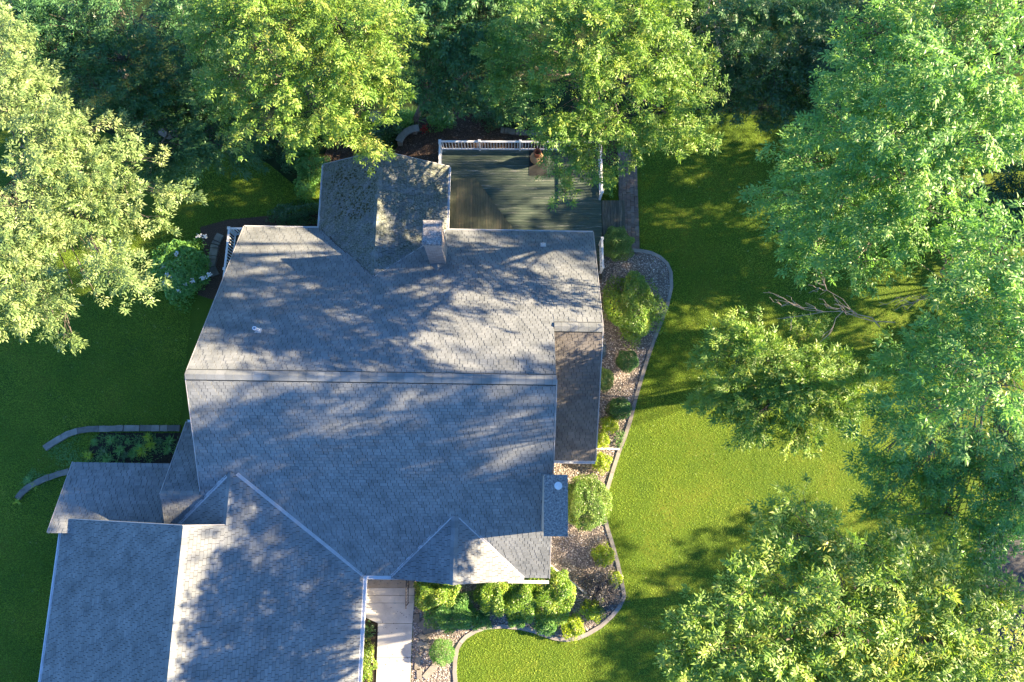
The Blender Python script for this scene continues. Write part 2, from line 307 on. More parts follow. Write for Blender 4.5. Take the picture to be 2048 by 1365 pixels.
# valley of the cross gable's west slope with the south slope: z equal
def vW(u): return VR-(ZR-(ZA-MW*(UA-u)))/MS
ms = (ZS2-ZE)/(US-SW_); me_ = (ZS2-ZE)/(SE_-US)
mng = (ZNG-ZE)/(NM-NL)
PZ0 = 2.1; PM = 0.36; PV0 = 0.34; PV1 = -2.75; PU0, PU1 = -20.15, -14.2
pl = lambda u, v: (u, v, PZ0+PM*(PV0-v))
ROOFS = [
 ('main_roof', 'shingle', [[nplane(UL, VR), nplane(UR, VR), nplane(UR, VN), nplane(UL, VN)], [nplane(UR, VRE), nplane(UE, VRE), nplane(UE, VN), nplane(UR, VN)],
               [splane(UL, VS), splane(UR, VS), splane(UR, VR), splane(UL, VR)], [splane(UM, VS), splane(UL, VS), splane(UL, VM), splane(UM, VM)]]),
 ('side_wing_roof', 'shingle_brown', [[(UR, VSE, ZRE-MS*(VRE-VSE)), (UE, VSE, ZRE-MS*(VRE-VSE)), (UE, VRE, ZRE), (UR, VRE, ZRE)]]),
 ('mudroom_roof', 'shingle', [[(UM, VM, ZM), (UL+.5, VM, ZM), (UL+.5, VMN, ZMN), (UM, VMN, ZMN)]]),
 ('garage_roof', 'shingle', [[gW(G0, GS), gW(G1, GS), gW(G1, GN), gW(G0, GN)], [gE(G1, GS), gE(UA, GS), gE(UA, GN), gE(G1, GN)], [gE(UA, GS), gE(G2, GS), gE(G2, VS), gE(UA, VA)],
                 [cW(UA, GN-.6), cW(UA, VA), cW(UW3, GN-.6)]]),
 ('sunroom_roof', 'shingle_mossy', [[(NL, VN, ZE), (NM, VNA, ZNG), (NM, NV, ZNG), (NL, NV, ZE)], [(NM, VNA, ZNG), (NR, VN, ZE), (NR, NV, ZE), (NM, NV, ZNG)]]),
 ('entry_gable_roof', 'shingle', [[(US, VSA, ZS2), (US, VG, ZS2), (SW_, VG, ZE), (SW_, VS, ZE)], [(US, VSA, ZS2), (SE_, VS, ZE), (SE_, VG, ZE), (US, VG, ZS2)]]),
 ('porch_roof', 'shingle', [[pl(PU0, PV1), pl(PU1, PV1), pl(PU1, PV0-.35), pl(PU1-.45, PV0), pl(PU0, PV0)]]),
]
def clip(poly, edges):
    for (p0, nrm) in edges:
        out = []; n = len(poly)
        for i in range(n):
            a, b = poly[i], poly[(i+1) % n]; da = (a-p0)@nrm; db = (b-p0)@nrm
            if da >= 0: out.append(a)
            if (da >= 0) != (db >= 0): out.append(a+(b-a)*(da/(da-db)))
        poly = out
        if len(poly) < 3: return None
    return poly
EXPO, GAP = 0.143, 0.019
WID = [0.33, 0.215, 0.26]; HB = [0.021, 0.009, 0.016]
tab_me = {}
def tab_mesh(w, hb, mat):
    k = (w, hb, mat)
    if k not in tab_me:
        me = bpy.data.meshes.new('shingle'); x = w-GAP
        me.from_pydata([(0, 0, 0), (x, 0, 0), (x, EXPO, 0), (0, EXPO, 0), (0, 0, hb), (x, 0, hb), (x, EXPO-.008, hb-.003), (0, EXPO-.008, hb-.003)], [], [(4, 5, 6, 7), (0, 1, 5, 4), (1, 2, 6, 5), (3, 0, 4, 7), (2, 3, 7, 6)])
        at = me.attributes.new('tone', 'FLOAT', 'FACE'); at.data.foreach_set('value', np.full(5, .5, np.float32)); me.materials.append(MATS[mat]); tab_me[k] = me
    return tab_me[k]
from mathutils import Matrix
tabs_single = []
field = {}
for rname, rmat, polys in ROOFS:
    mb = MB()
    for p in polys: mb.slab([hw(*q) for q in p], 0.14)
    ro = mb.build(rname, 'underlay', house)
    fV, fF, fT, cand = [], [], [], []
    for p in polys:
        P3 = [hw(*q) for q in p]
        nrm = np.cross(P3[1]-P3[0], P3[2]-P3[0]); nrm /= np.linalg.norm(nrm)
        if nrm[2] < 0: nrm = -nrm
        e = np.cross((0, 0, 1), nrm); e /= np.linalg.norm(e); g = np.cross(nrm, e)
        o = P3[0].copy(); o = o-g*((o[2]-ZE)/g[2])           # courses counted from eave height
        P2 = [np.array([(q-o)@e, (q-o)@g]) for q in P3]
        if sum(P2[i][0]*P2[(i+1) % len(P2)][1]-P2[(i+1) % len(P2)][0]*P2[i][1] for i in range(len(P2))) < 0: P2 = P2[::-1]
        ed = [(P2[i], np.array([-(P2[(i+1) % len(P2)]-P2[i])[1], (P2[(i+1) % len(P2)]-P2[i])[0]])) for i in range(len(P2))]
        A = np.array(P2); tmin, tmax, smin, smax = A[:, 1].min(), A[:, 1].max(), A[:, 0].min(), A[:, 0].max()
        r0 = math.floor(tmin/EXPO)
        for row in range(r0, math.ceil(tmax/EXPO)):
            t0 = row*EXPO; s = smin-((row*0.093+random.gauss(0, .03)) % sum(WID)); ti = -1
            while s < smax:
                ti = (ti+1) % 3; w = WID[ti]; hb = HB[ti]; full = [np.array(q) for q in ((s, t0), (s+w-GAP, t0), (s+w-GAP, t0+EXPO), (s, t0+EXPO))]
                if rmat == 'shingle_mossy': hb += random.choice((0, .005, .011))
                inn = all(((q-a)@b) >= 0 for q in full for a, b in ed)
                tone = min(1, max(0, random.gauss(0.5, 0.24)))
                if inn: cand.append((o+e*s+g*t0, e, g, nrm, w, hb, tone))
                else:
                    c = clip(full, ed)
                    if c is not None:
                        n = len(fV); k = len(c); h = lambda q: hb-.003*(q[1]-t0)/EXPO
                        fV += [o+e*q[0]+g*q[1] for q in c]+[o+e*q[0]+g*q[1]+nrm*h(q) for q in c]
                        fF += [tuple(n+k+i for i in range(k))]+[(n+i, n+(i+1) % k, n+k+(i+1) % k, n+k+i) for i in range(k)]; fT += [tone]*(k+1)
                s += w
    field[rname] = (ro, rmat, fV, fF, fT, cand)
# the 300 shingles that show largest become parts of their own
allc = []
for rname, (ro, rmat, fV, fF, fT, cand) in field.items():
    for ci, c in enumerate(cand):
        p = c[0]; d = CP-p; dn = np.linalg.norm(d); q = RC.T @ (p-CP); px = 1024+FPX*q[0]/-q[2]; py = 682.5-FPX*q[1]/-q[2]
        if 5 < px < 2040 and 5 < py < 1355 and rname in ('main_roof', 'garage_roof'): allc.append((c[4]*abs(c[3]@d)/dn/dn**2, rname, ci))
allc.sort(reverse=True); pick = set((r, c) for _, r, c in allc[:300])
for rname, (ro, rmat, fV, fF, fT, cand) in field.items():
    for ci, (p, e, g, nrm, w, hb, tone) in enumerate(cand):
        if (rname, ci) in pick:
            inst('shingle', tab_mesh(w, hb, rmat), p, np.array([e, g, nrm]).T, ro)
        else:
            n = len(fV); x = w-GAP
            fV += [p, p+e*x, p+e*x+g*EXPO, p+g*EXPO, p+nrm*hb, p+e*x+nrm*hb, p+e*x+g*(EXPO-.008)+nrm*(hb-.003), p+g*(EXPO-.008)+nrm*(hb-.003)]
            fF += [(n+4, n+5, n+6, n+7), (n, n+1, n+5, n+4), (n+1, n+2, n+6, n+5), (n+3, n, n+4, n+7), (n+2, n+3, n+7, n+6)]; fT += [tone]*5
    tag(mesh_obj('shingle_courses', fV, fF, rmat, ro, fT), kind='stuff')
def ridge_caps(parent, a, b, m1, m2, wid, lift, step, mat='shingle'):
    """cap pieces bent over a ridge running a-b (house axes); m1/m2 fall on each side"""
    a = hw(*a); b = hw(*b); d = b-a; L = np.linalg.norm(d); d /= L; sd = np.array([-d[1], d[0], 0]); sd /= np.linalg.norm(sd); s = 0
    while s < L-0.02:
        w = min(step*random.uniform(0.8, 1.25), L-s); mb = MB(); c0 = a+d*(s+.004); c1 = a+d*(s+w-.004); h0 = lift+random.uniform(0, .006); up = np.array([0, 0, 1.])
        V = []
        for c, h in ((c0, h0), (c1, h0+.004)):
            V += [c+sd*wid+up*(h-m1*wid), c+up*(h+.012), c-sd*wid+up*(h-m2*wid), c+sd*wid+up*(h-m1*wid-lift*.75), c-sd*wid+up*(h-m2*wid-lift*.75)]
        mb.add(V, [(0, 1, 6, 5), (1, 2, 7, 6), (3, 0, 5, 8), (2, 4, 9, 7), (0, 3, 4, 2, 1), (5, 6, 7, 9, 8)], random.random())
        mb.build('ridge_cap_shingle', mat, parent); s += w
fr = {k: v[0] for k, v in field.items()}
def ridge_vent(parent, a, b, m1, m2, wid):
    a = hw(*a); b = hw(*b); d = b-a; d /= np.linalg.norm(d); sd = np.array([-d[1], d[0], 0]); sd /= np.linalg.norm(sd); up = np.array([0, 0, 1.]); V = []
    for c in (a, b): V += [c+sd*wid+up*(.03-m1*wid), c+up*.045, c-sd*wid+up*(.03-m2*wid), c-sd*wid+up*(-.02-m2*wid), c+sd*wid+up*(-.02-m1*wid)]
    mb = MB(); mb.add(V, [(0, 1, 6, 5), (1, 2, 7, 6), (2, 3, 8, 7), (4, 0, 5, 9), (0, 4, 3, 2, 1), (5, 6, 7, 8, 9)]); mb.build('ridge_vent', 'rubber', parent)
ridge_vent(fr['main_roof'], (UL, VR, ZR), (UR, VR, ZR), MN, MS, 0.235); ridge_vent(fr['side_wing_roof'], (UR+.02, VRE, ZRE), (UE, VRE, ZRE), MN, MS, 0.235)
ridge_caps(fr['main_roof'], (UL-.02, VR, ZR), (UR+.02, VR, ZR), MN, MS, 0.20, 0.062, 0.36)
ridge_caps(fr['side_wing_roof'], (UR+.01, VRE, ZRE), (UE+.02, VRE, ZRE), MN, MS, 0.20, 0.062, 0.36)
ridge_caps(fr['garage_roof'], (G1, GS, ZG), (G1, GN+.02, ZG), MG, MG, 0.17, 0.03, 0.3)
ridge_caps(fr['garage_roof'], (UA, GN+.05, ZA), (UA, VA-.05, ZA), MW, MG, 0.17, 0.03, 0.3)
ridge_caps(fr['mudroom_roof'], (UM-.02, VM, ZM), (UL+.1, VM, ZM), MS, MS, 0.17, 0.03, 0.3)
ridge_caps(fr['entry_gable_roof'], (US, VG-.02, ZS2), (US, VSA-.1, ZS2), ms, me_, 0.16, 0.03, 0.3)
ridge_caps(fr['sunroom_roof'], (NM, VNA+.1, ZNG), (NM, NV+.02, ZNG), mng, mng, 0.15, 0.028, 0.3, 'shingle_mossy')
def valley(parent, a, b, w, mat='flashing', lift=0.03):
    a = hw(*a); b = hw(*b); up = np.array([0, 0, 1.]); d = (b-a)/np.linalg.norm(b-a); sd = np.cross(d, up); sd /= np.linalg.norm(sd); mb = MB()
    for k in (-1, 1):
        mb.bar(a+sd*k*w*.6+up*lift, b+sd*k*w*.6+up*lift, w*.7, 0.016)
    mb.bar(a+up*(lift-.02), b+up*(lift-.02), w*1.9, 0.02)
    return mb.build('valley_flashing', mat, parent)
valley(fr['garage_roof'], (UA+.25, VA-.1, ZA-.02), (G2, VS, ZE), 0.075)
u1 = -14.15; valley(fr['garage_roof'], (UA-.2, vW(UA-.2), ZA-MW*.2), (u1, vW(u1), ZA-MW*(UA-u1)), 0.085)
valley(fr['entry_gable_roof'], (US-.15, VSA-.1, ZS2-.07), (SW_, VS, ZE), 0.07); valley(fr['entry_gable_roof'], (US+.15, VSA-.1, ZS2-.07), (SE_, VS, ZE), 0.07)
valley(fr['sunroom_roof'], (NM, VNA, ZNG), (NL, VN, ZE), 0.06, 'underlay', 0.02); valley(fr['sunroom_roof'], (NM, VNA, ZNG), (NR, VN, ZE), 0.07, 'flashing', 0.02)
def gutter(a, b, w=0.11, out=(0, 0)):
    """open trough along an eave (house axes), lying outside it by out"""
    a = hw(*a); b = hw(*b); d = (b-a)/np.linalg.norm(b-a); up = np.array([0, 0, 1.]); sd = np.cross(d, up)
    o = hw(out[0], out[1], 0); sd = sd if sd@o > 0 else -sd
    pr = [(0.0, 0.0), (0.0, -0.11), (w, -0.11), (w, 0.005), (w-.022, 0.005), (w-.022, -0.09), (0.022, -0.09), (0.022, 0.0)]
    k = len(pr); V = [c+sd*(x+.003)+up*z for c in (a, b) for x, z in pr]
    F = [(i, (i+1) % k, k+(i+1) % k, k+i) for i in range(k)]+[(0, 1, 2, 5, 6), (2, 3, 4, 5), (6, 7, 0)]+[(k, k+6, k+5, k+2, k+1), (k+2, k+5, k+4, k+3), (k+6, k, k+7)]
    mb = MB(); mb.add(V, F); return mb.build('gutter', 'trim', house)
gz = ZE-0.01
gutter((UL, VN, gz), (NL, VN, gz), out=(0, 1), w=.08); gutter((NR, VN, gz), (UE, VN, gz), out=(0, 1), w=.08)
gutter((NL, VN, gz), (NL, NV, gz), out=(-1, 0), w=.09); gutter((NR, VN, gz), (NR, NV, gz), out=(1, 0), w=.10)
gutter((G0, GS, gz), (G0, GN, gz), out=(-1, 0), w=.13); gutter((G2, GS, gz), (G2, VS, gz), out=(1, 0), w=.16)
gutter((G2+.16, VS, gz), (-4.1, VS, gz), out=(0, -1), w=.15); gutter((.15, VG, gz), (UR, VG, gz), out=(0, -1), w=.12)
gutter((UR+.02, VSE, ZRE-MS*(VRE-VSE)-.01), (UE, VSE, ZRE-MS*(VRE-VSE)-.01), out=(0, -1), w=.13)
gutter((UM, VMN, ZMN-.01), (UM+.35, VMN, ZMN-.01), out=(0, 1))
def rake(a, b, w=0.03):
    mb = MB(); mb.bar(hw(*a)-np.array([0, 0, .075]), hw(*b)-np.array([0, 0, .075]), w, 0.17); mb.build('rake_trim', 'drip', house)
e = .03
rake((UL-e, VR, ZR), (UL-e, VN, ZE)); rake((UL-e, VR, ZR), (UL-e, VM+.2, splane(0, VM+.2)[2])); rake((UR+e, VR, ZR), (UR+e, VS, ZE), .03); rake((UE+e, VRE, ZRE), (UE+e, VN, ZE)); rake((UE+e, VRE, ZRE), (UE+e, VSE, ZRE-MS*(VRE-VSE)), .04)
rake((G0, GN+e, ZE), (G1, GN+e, ZG)); rake((G1, GN+e, ZG), (UA, GN+e, ZA)); rake((NL, NV+e, ZE), (NM, NV+e, ZNG)); rake((NR, NV+e, ZE), (NM, NV+e, ZNG)); rake((UM-e, VM, ZM), (UM-e, VMN, ZMN)); rake((PU0-e, PV0, PZ0), (PU0-e, PV1, PZ0+PM*(PV0-PV1)))
# moss cushions on the shaded slope
mb = MB(); rm = random.Random(4)
for k in range(420):
    if k % 14 == 0: mu, mv = rm.uniform(NL+.5, NM-.3), rm.uniform(VN+.2, NV-.6)
    u, v = mu+rm.gauss(0, .22), mv+rm.gauss(0, .2)
    if NL+.1 < u < NM-.1 and VN < v < NV-.1:
        p = hw(u, v, ZE+mng*(u-NL)+.015); s = rm.uniform(.03, .085); n = 6
        V = [p+np.array([s*rm.uniform(.7, 1.2)*math.cos(6.283*i/n), s*rm.uniform(.7, 1.2)*math.sin(6.283*i/n), mng*s*math.cos(6.283*i/n)*.9-.01]) for i in range(n)]+[p+np.array([0, 0, s*.5])]
        mb.add(V, [(i, (i+1) % n, n) for i in range(n)], rm.random())
tag(mb.build('moss', 'moss', fr['sunroom_roof']), kind='stuff')
# walls below the eaves
def wall(poly, z1, name='wall'):
    mb = MB(); mb.prism([hw(u, v, 0) for u, v in poly], 0, z1); mb.build(name, 'siding', house)
wall([(UL+.5, VS+.6), (UR-.35, VS+.6), (UR-.35, VN-.7), (UL+.5, VN-.7)], ZE-.05)
wall([(UR-.34, VSE+.5), (UE-.3, VSE+.5), (UE-.3, VN-.7), (UR-.34, VN-.7)], ZE-.1)
wall([(G0+.5, GS+.5), (G2-.5, GS+.5), (G2-.5, VS+.58), (G0+.5, GN-.4)], ZE-.12)
wall([(NL+.4, VN-.69), (NR-.4, VN-.69), (NR-.4, NV-.4), (NL+.4, NV-.4)], ZE-.12)
wall([(UM+.4, VS+1.0), (UL+.49, VS+1.0), (UL+.49, VMN-.4), (UM+.4, VMN-.4)], ZMN-.12)
for (a, b, c, d_) in (((UL+.5, VN-.7), (UL+.5, VS+.6), (VR, ZR), (.12, 0)), ((UR-.35, VN-.7), (UR-.35, VS+.6), (VR, ZR), (-.12, 0))):
    V = [hw(a[0], a[1], ZE-.05), hw(b[0], b[1], ZE-.05), hw(a[0], c[0], c[1]-.35)]; V += [v+hw(d_[0], d_[1], 0) for v in V]
    mb = MB(); mb.add(V, [(0, 1, 2), (5, 4, 3), (0, 3, 4, 1), (1, 4, 5, 2), (2, 5, 3, 0)]); mb.build('gable_wall', 'siding', house)
for (u, v) in ((PU0+.3, PV0-.3), (PU0+.3, PV1+.3), (-17.2, PV0-.3)):
    mb = MB(); zz = PZ0+PM*(PV0-v)-.14; mb.bar(hw(u, v, 0), hw(u, v, zz), .14, .14, up=(1, 0, 0)); mb.build('porch_post', 'trim', house)
# rear chimney, brick by brick on the two faces the picture shows
ch = MB(); cu0, cu1, cv0, cv1, zt = -3.66, -2.96, 9.62, 10.62, 6.87
ch.prism([hw(cu0, cv0, 0), hw(cu1, cv0, 0), hw(cu1, cv1, 0), hw(cu0, cv1, 0)], 2.0, zt-.12)
cho = ch.build('chimney', 'mortar', house)
bm_s = bpy.data.meshes.new('brick'); bm_s.from_pydata([(x, y, z) for z in (0, .062) for y in (0, -.014) for x in (0, .2)], [], [(0, 1, 3, 2)[::-1], (4, 5, 7, 6), (2, 3, 7, 6), (1, 3, 7, 5), (0, 2, 6, 4), (0, 1, 5, 4)]); bm_s.materials.append(MATS['brick'])
bm_h = bpy.data.meshes.new('brick'); bm_h.from_pydata([(x, y, z) for z in (0, .062) for y in (0, -.014) for x in (0, .093)], [], [(0, 1, 3, 2)[::-1], (4, 5, 7, 6), (2, 3, 7, 6), (1, 3, 7, 5), (0, 2, 6, 4), (0, 1, 5, 4)]); bm_h.materials.append(MATS['brick'])
for me in (bm_s, bm_h):
    at = me.attributes.new('tone', 'FLOAT', 'FACE'); at.data.foreach_set('value', np.full(6, .5, np.float32))
Rz90 = MH @ np.array([[0, -1, 0], [1, 0, 0], [0, 0, 1.]])
nrows = int((zt-.12-4.0)/.074)
for r in range(nrows):
    z = 4.0+r*.074
    x = cu0-.012 if r % 2 == 0 else cu0-.012
    seq = [bm_s]*3+[bm_h] if r % 2 == 0 else [bm_h]+[bm_s]*3
    for me in seq:
        L = .2 if me is bm_s else .093; inst('brick', me, hw(x, cv0, z), MH, cho); x += L+.012
    if z > 3.9:
        y = cv0
        for me in ([bm_s]*5 if r % 2 == 0 else [bm_h]+[bm_s]*4):
            L = .2 if me is bm_s else .093
            if z > nplane(0, y+L)[2]-.05: inst('brick', me, hw(cu1, y, z), Rz90, cho)
            y += L+.012
cc = MB(); cc.prism([hw(*q, 0) for q in ((cu0-.07, cv0-.06), (cu1+.07, cv0-.06), (cu1+.07, cv1+.06), (cu0-.07, cv1+.06))], zt-.12, zt-.04); cc.prism([hw(*q, 0) for q in ((cu0-.03, cv0-.02), (cu1+.03, cv0-.02), (cu1+.03, cv1+.02), (cu0-.03, cv1+.02))], zt-.041, zt); cc.build('chimney_cap', 'cap_stone', cho)
cs = MB(); a0, a1 = hw(cu1-.45, cv0-.5, 0), hw(cu1+.02, cv0-.02, 0)   # cricket flashing at the foot
zc = nplane(0, cv0)[2]
cs.add([hw(cu0, cv0, zc+.03), hw(cu1, cv0, zc+.03), hw((cu0+cu1)/2, cv0-.4, nplane(0, cv0-.4)[2]+.03), hw((cu0+cu1)/2, cv0, zc+.2)], [(0, 2, 3), (2, 1, 3), (0, 1, 2)]); cs.build('cricket', 'shingle', cho)
# tall side chimney
ct = MB(); zt = 7.0; U0, U1, V0, V1 = 1.50, 2.44, -2.29, .07
ct.prism([hw(U0+.05, V0+.05, 0), hw(U1-.05, V0+.05, 0), hw(U1-.05, V1-.05, 0), hw(U0+.05, V1-.05, 0)], 0, zt-.16); c2 = ct.build('chimney', 'siding', house)
cc = MB(); cc.prism([hw(U0, V0, 0), hw(U1, V0, 0), hw(U1, V1, 0), hw(U0, V1, 0)], zt-.16, zt); cc.build('chimney_cap', 'cap_stone', c2)
fl = MB(); fp = hw(2.05, -.36, zt); fl.lathe(fp, [(.10, 0), (.10, .12), (.15, .13), (.155, .16), (.02, .20)], 20); fl.build('flue_cap', 'trim', c2)
# vents on the rear slope
def vent(u, v, h, r):
    p = hw(*nplane(u, v)); mb = MB(); mb.lathe(p+np.array([0, 0, -.05]), [(r, 0), (r, h), (r*.62, h), (r*.62, h-.12)], 16); o = mb.build('vent_pipe', 'trim', house)
    mb = MB(); q = [hw(*nplane(u+a, v+b)) for a, b in ((-.1, -.13), (.16, -.13), (.16, .11), (-.1, .11))]; mb.slab([x+np.array([0, 0, .04]) for x in q], .02); mb.build('flashing', 'pipe', o)
def pix_plane(px, py):
    d = MH.T @ (RC @ np.array([(px-1024)/FPX, (682.5-py)/FPX, -1.0])); t = (ZR+MN*VR-CAM_H)/(d[2]+MN*d[1]); return d[0]*t, d[1]*t
u_, v_ = pix_plane(516, 661); vent(u_, v_, .5, .085)
u_, v_ = pix_plane(1085, 490); vent(u_, v_, .18, .06)

# ------------------------------------------------------------------ deck, platform, steps, railings
deck = empty('deck', W(1040, 400), 'weathered green wooden deck behind the house', 'deck')
DZ = 0.5; dx0, dx1 = W(881, 300, DZ)[0], W(1201, 380, DZ)[0]; dy1, dy0 = W(1040, 299, DZ)[1], hw(0, VN-.75, 0)[1]
mb = MB(); mb.prism([(dx0, dy0), (dx1, dy0), (dx1, dy1), (dx0, dy1)], 0.0, DZ-.05); mb.build('deck_frame', 'deck_frame', deck)
y = dy0
while y < dy1-.05:
    mb = MB(); x = dx0-.02; cut = random.uniform(3, 6)
    for xa, xb in ((dx0-.02, dx0+cut), (dx0+cut+.006, dx1+.02)):
        mb = MB(); mb.bar(((xa), y+.066, DZ-.02), (xb, y+.066, DZ-.02), .128, .04); mb.build('board', 'deck_board', deck)
    y += .1415
def Lp(px, py, z): p = W(px, py, z); return p[0], p[1]
plat = empty('platform', W(950, 400), 'raised brown corner platform of the deck with diagonal edge', 'platform')
PZ = DZ+.17; poly = [Lp(893, 357, PZ), Lp(951, 357, PZ), Lp(1030, 462, PZ), Lp(1030, 480, PZ), Lp(893, 480, PZ)]
mb = MB(); mb.prism(poly, DZ+.001, PZ-.03); mb.build('platform_frame', 'deck_frame', plat)
A = np.array(poly); x = A[:, 0].min()
ctr = A.mean(0); PP = [np.array(q) for q in poly]
if sum(PP[i][0]*PP[(i+1) % 5][1]-PP[(i+1) % 5][0]*PP[i][1] for i in range(5)) < 0: PP = PP[::-1]
ed = [(PP[i], np.array([-(PP[(i+1) % 5]-PP[i])[1], (PP[(i+1) % 5]-PP[i])[0]])) for i in range(5)]
while x < A[:, 0].max():
    c = clip([np.array(q) for q in ((x, 0), (x+.128, 0), (x+.128, 30), (x, 30))], ed)
    if c: mb = MB(); mb.prism(c, PZ-.029, PZ); mb.build('board', 'platform_board', plat)
    x += .14
steps = empty('deck_steps', W(1225, 430), 'two low wooden steps from the deck down to the brick path', 'steps')
for (xa, xb, z) in ((1203, 1226, .32), (1226, 1250, .17)):
    x0_, x1_ = W(xa, 420, z)[0]+(.02 if xa == 1203 else 0), W(xb, 420, z)[0]; ya, yb = W(0, 478, z)[1], W(0, 398, z)[1]
    mb = MB(); mb.prism([(x0_, ya), (x1_, ya), (x1_, yb), (x0_, yb)], 0, z-.04); mb.build('riser', 'deck_frame', steps); n = 4; w = (x1_-x0_)/n
    for k in range(n): mb = MB(); mb.bar((x0_+w*(k+.5), ya-.02, z-.02), (x0_+w*(k+.5), yb+.02, z-.02), w-.014, .038); mb.build('tread_board', 'step_board', steps)
def railing(pts, z, label, h=.95, skip_last=False, posts=None, name='railing'):
    """posts at pts (place xy) with rails and balusters between"""
    r = empty(name, (*pts[0], z), label, 'railing', 'white deck railings'); me_b = None
    for p in pts:
        mb = MB(); mb.bar((*p, z), (*p, z+h+.05), .10, .10, up=(1, 0, 0)); po = mb.build('post', 'trim', r)
        mb = MB(); mb.bar((*p, z+h+.05), (*p, z+h+.085), .145, .145, up=(1, 0, 0)); mb.bar((*p, z+h+.085), (*p, z+h+.12), .10, .10, up=(1, 0, 0)); mb.build('post_cap', 'trim', po)
    for a, b in zip(pts[:-1], pts[1:]):
        a = np.array(a); b = np.array(b); d = (b-a)/np.linalg.norm(b-a); a2, b2 = a+d*.05, b-d*.05
        mb = MB(); mb.bar((*a2, z+h), (*b2, z+h), .10, .045); mb.build('top_rail', 'trim', r)
        mb = MB(); mb.bar((*a2, z+.12), (*b2, z+.12), .06, .07); mb.build('bottom_rail', 'trim', r)
        L = np.linalg.norm(b2-a2); n = int(L/.155)
        for k in range(n):
            p = a2+d*(k+.5)*L/n
            if me_b is None:
                m_ = MB(); m_.bar((*p, z+.156), (*p, z+h-.023), .035, .035, up=(1, 0, 0)); ob = m_.build('baluster', 'trim', r); me_b = ob.data; zo = WL[ob.name][2]
            else: inst('baluster', me_b, (*p, zo), None, r)
    return r
yN = dy1-.06; xs = [dx0+.06]+[W(px, 299, DZ)[0] for px in (960, 1040, 1120)]+[dx1-.06]
railing([(x, yN) for x in xs], DZ, 'long white railing along the far edge of the green deck')
railing([(dx0+.06, yN-.12), (dx0+.06, hw(0, NV-.55, 0)[1])], DZ, 'short white railing from deck corner to the mossy roof')
railing([(dx1-.06, yN-.12), (dx1-.06, W(0, 395, DZ)[1])], DZ, 'white railing on deck side beside steps, half under leaves')
y0_, y1_ = W(0, 487, DZ)[1], W(0, 543, DZ)[1]; xx = W(1204, 500, DZ)[0]-.12
mb = MB(); mb.prism([(xx-.9, y1_-.3), (xx+.1, y1_-.3), (xx+.1, dy0-.01), (xx-.9, dy0-.01)], .3, DZ-.03); tag(mb.build('side_deck', 'deck_frame'), 'narrow dark side deck under the roof edge by the globe shrub', 'deck')
railing([(xx, y0_), (xx, y1_)], DZ, 'white railing beside the round green shrub at roof corner')
p0 = np.array(Lp(458, 457, DZ+.98)); railing([(p0[0]+4.0, p0[1]), (p0[0]+.0, p0[1]), (p0[0]-.05, p0[1]-2.15), (p0[0]-.1, p0[1]-4.2)], DZ, 'white corner railing emerging from under the sloped roof edge')
mb = MB(); mb.prism([(p0[0]-.15, p0[1]-4.3), (p0[0]+1.6, p0[1]-4.3), (p0[0]+1.6, p0[1]+.08), (p0[0]-.1, p0[1]+.08)], 0, DZ-.002); tag(mb.build('back_landing', 'deck_frame'), 'dark wooden landing inside the white corner railing', 'landing')
# chiminea on its mat
p = W(1073, 323, DZ); mb = MB(); a, b = Lp(1058, 352, DZ), Lp(1093, 300, DZ); mb.prism([a, (b[0], a[1]), b, (a[0], b[1])], DZ+.001, DZ+.016); tag(mb.build('mat', 'rubber'), 'dark square mat under the clay chiminea', 'mat')
chi = empty('chiminea', (p[0], p[1], DZ+.016), 'potbellied tan clay chiminea with brown neck at deck railing', 'chiminea')
mb = MB(); mb.lathe((p[0], p[1], DZ+.016), [(.16, 0), (.17, .05), (.30, .18), (.36, .33), (.34, .48), (.24, .62), (.17, .70)], 24); mb.build('bowl', 'clay', chi, smooth=True)
mb = MB(); mb.lathe((p[0], p[1], DZ+.716), [(.165, 0), (.15, .12), (.16, .26), (.21, .33), (.21, .36), (.14, .36), (.11, .2)], 24); mb.build('neck', 'terracotta', chi, smooth=True)
# brick path
bp = tag(bpy.data.objects.new('path', None), kind='structure'); link(bp, W(1255, 400))
mb = MB(); pa, pb = W(1236, 508), W(1276, 290); mb.prism([W(1243, 506), W(1279, 506), W(1272, 285), W(1234, 285)], 0.0, .02); mb.build('path_bed', 'soil', bp)
bme = bpy.data.meshes.new('brick'); bme.from_pydata([(x, y, z) for z in (0, .045) for y in (-.098, .098) for x in (-.098, .098)], [], [(0, 1, 3, 2)[::-1], (4, 5, 7, 6), (0, 1, 5, 4), (1, 3, 7, 5), (3, 2, 6, 7), (2, 0, 4, 6)]); bme.materials.append(MATS['paver'])
at = bme.attributes.new('tone', 'FLOAT', 'FACE'); at.data.foreach_set('value', np.full(6, .5, np.float32))
x0_, x1_ = W(1243, 400)[0], W(1276, 400)[0]; y = W(0, 505)[1]; r = 0; lean = (W(1279, 506)[0]-W(1272, 285)[0])/(W(0, 506)[1]-W(0, 285)[1])
while y < W(0, 287)[1]:
    for k in range(5):
        x = x0_-.05+k*.208+lean*(y-W(0, 400)[1]); o = inst('brick', bme, (x+random.gauss(0, .005), y+(.104 if k % 2 else 0)+random.gauss(0, .006), .008+random.uniform(0, .012)), None, bp); o.rotation_euler = (random.gauss(0, .015), random.gauss(0, .015), random.gauss(0, .02))
    y += .208

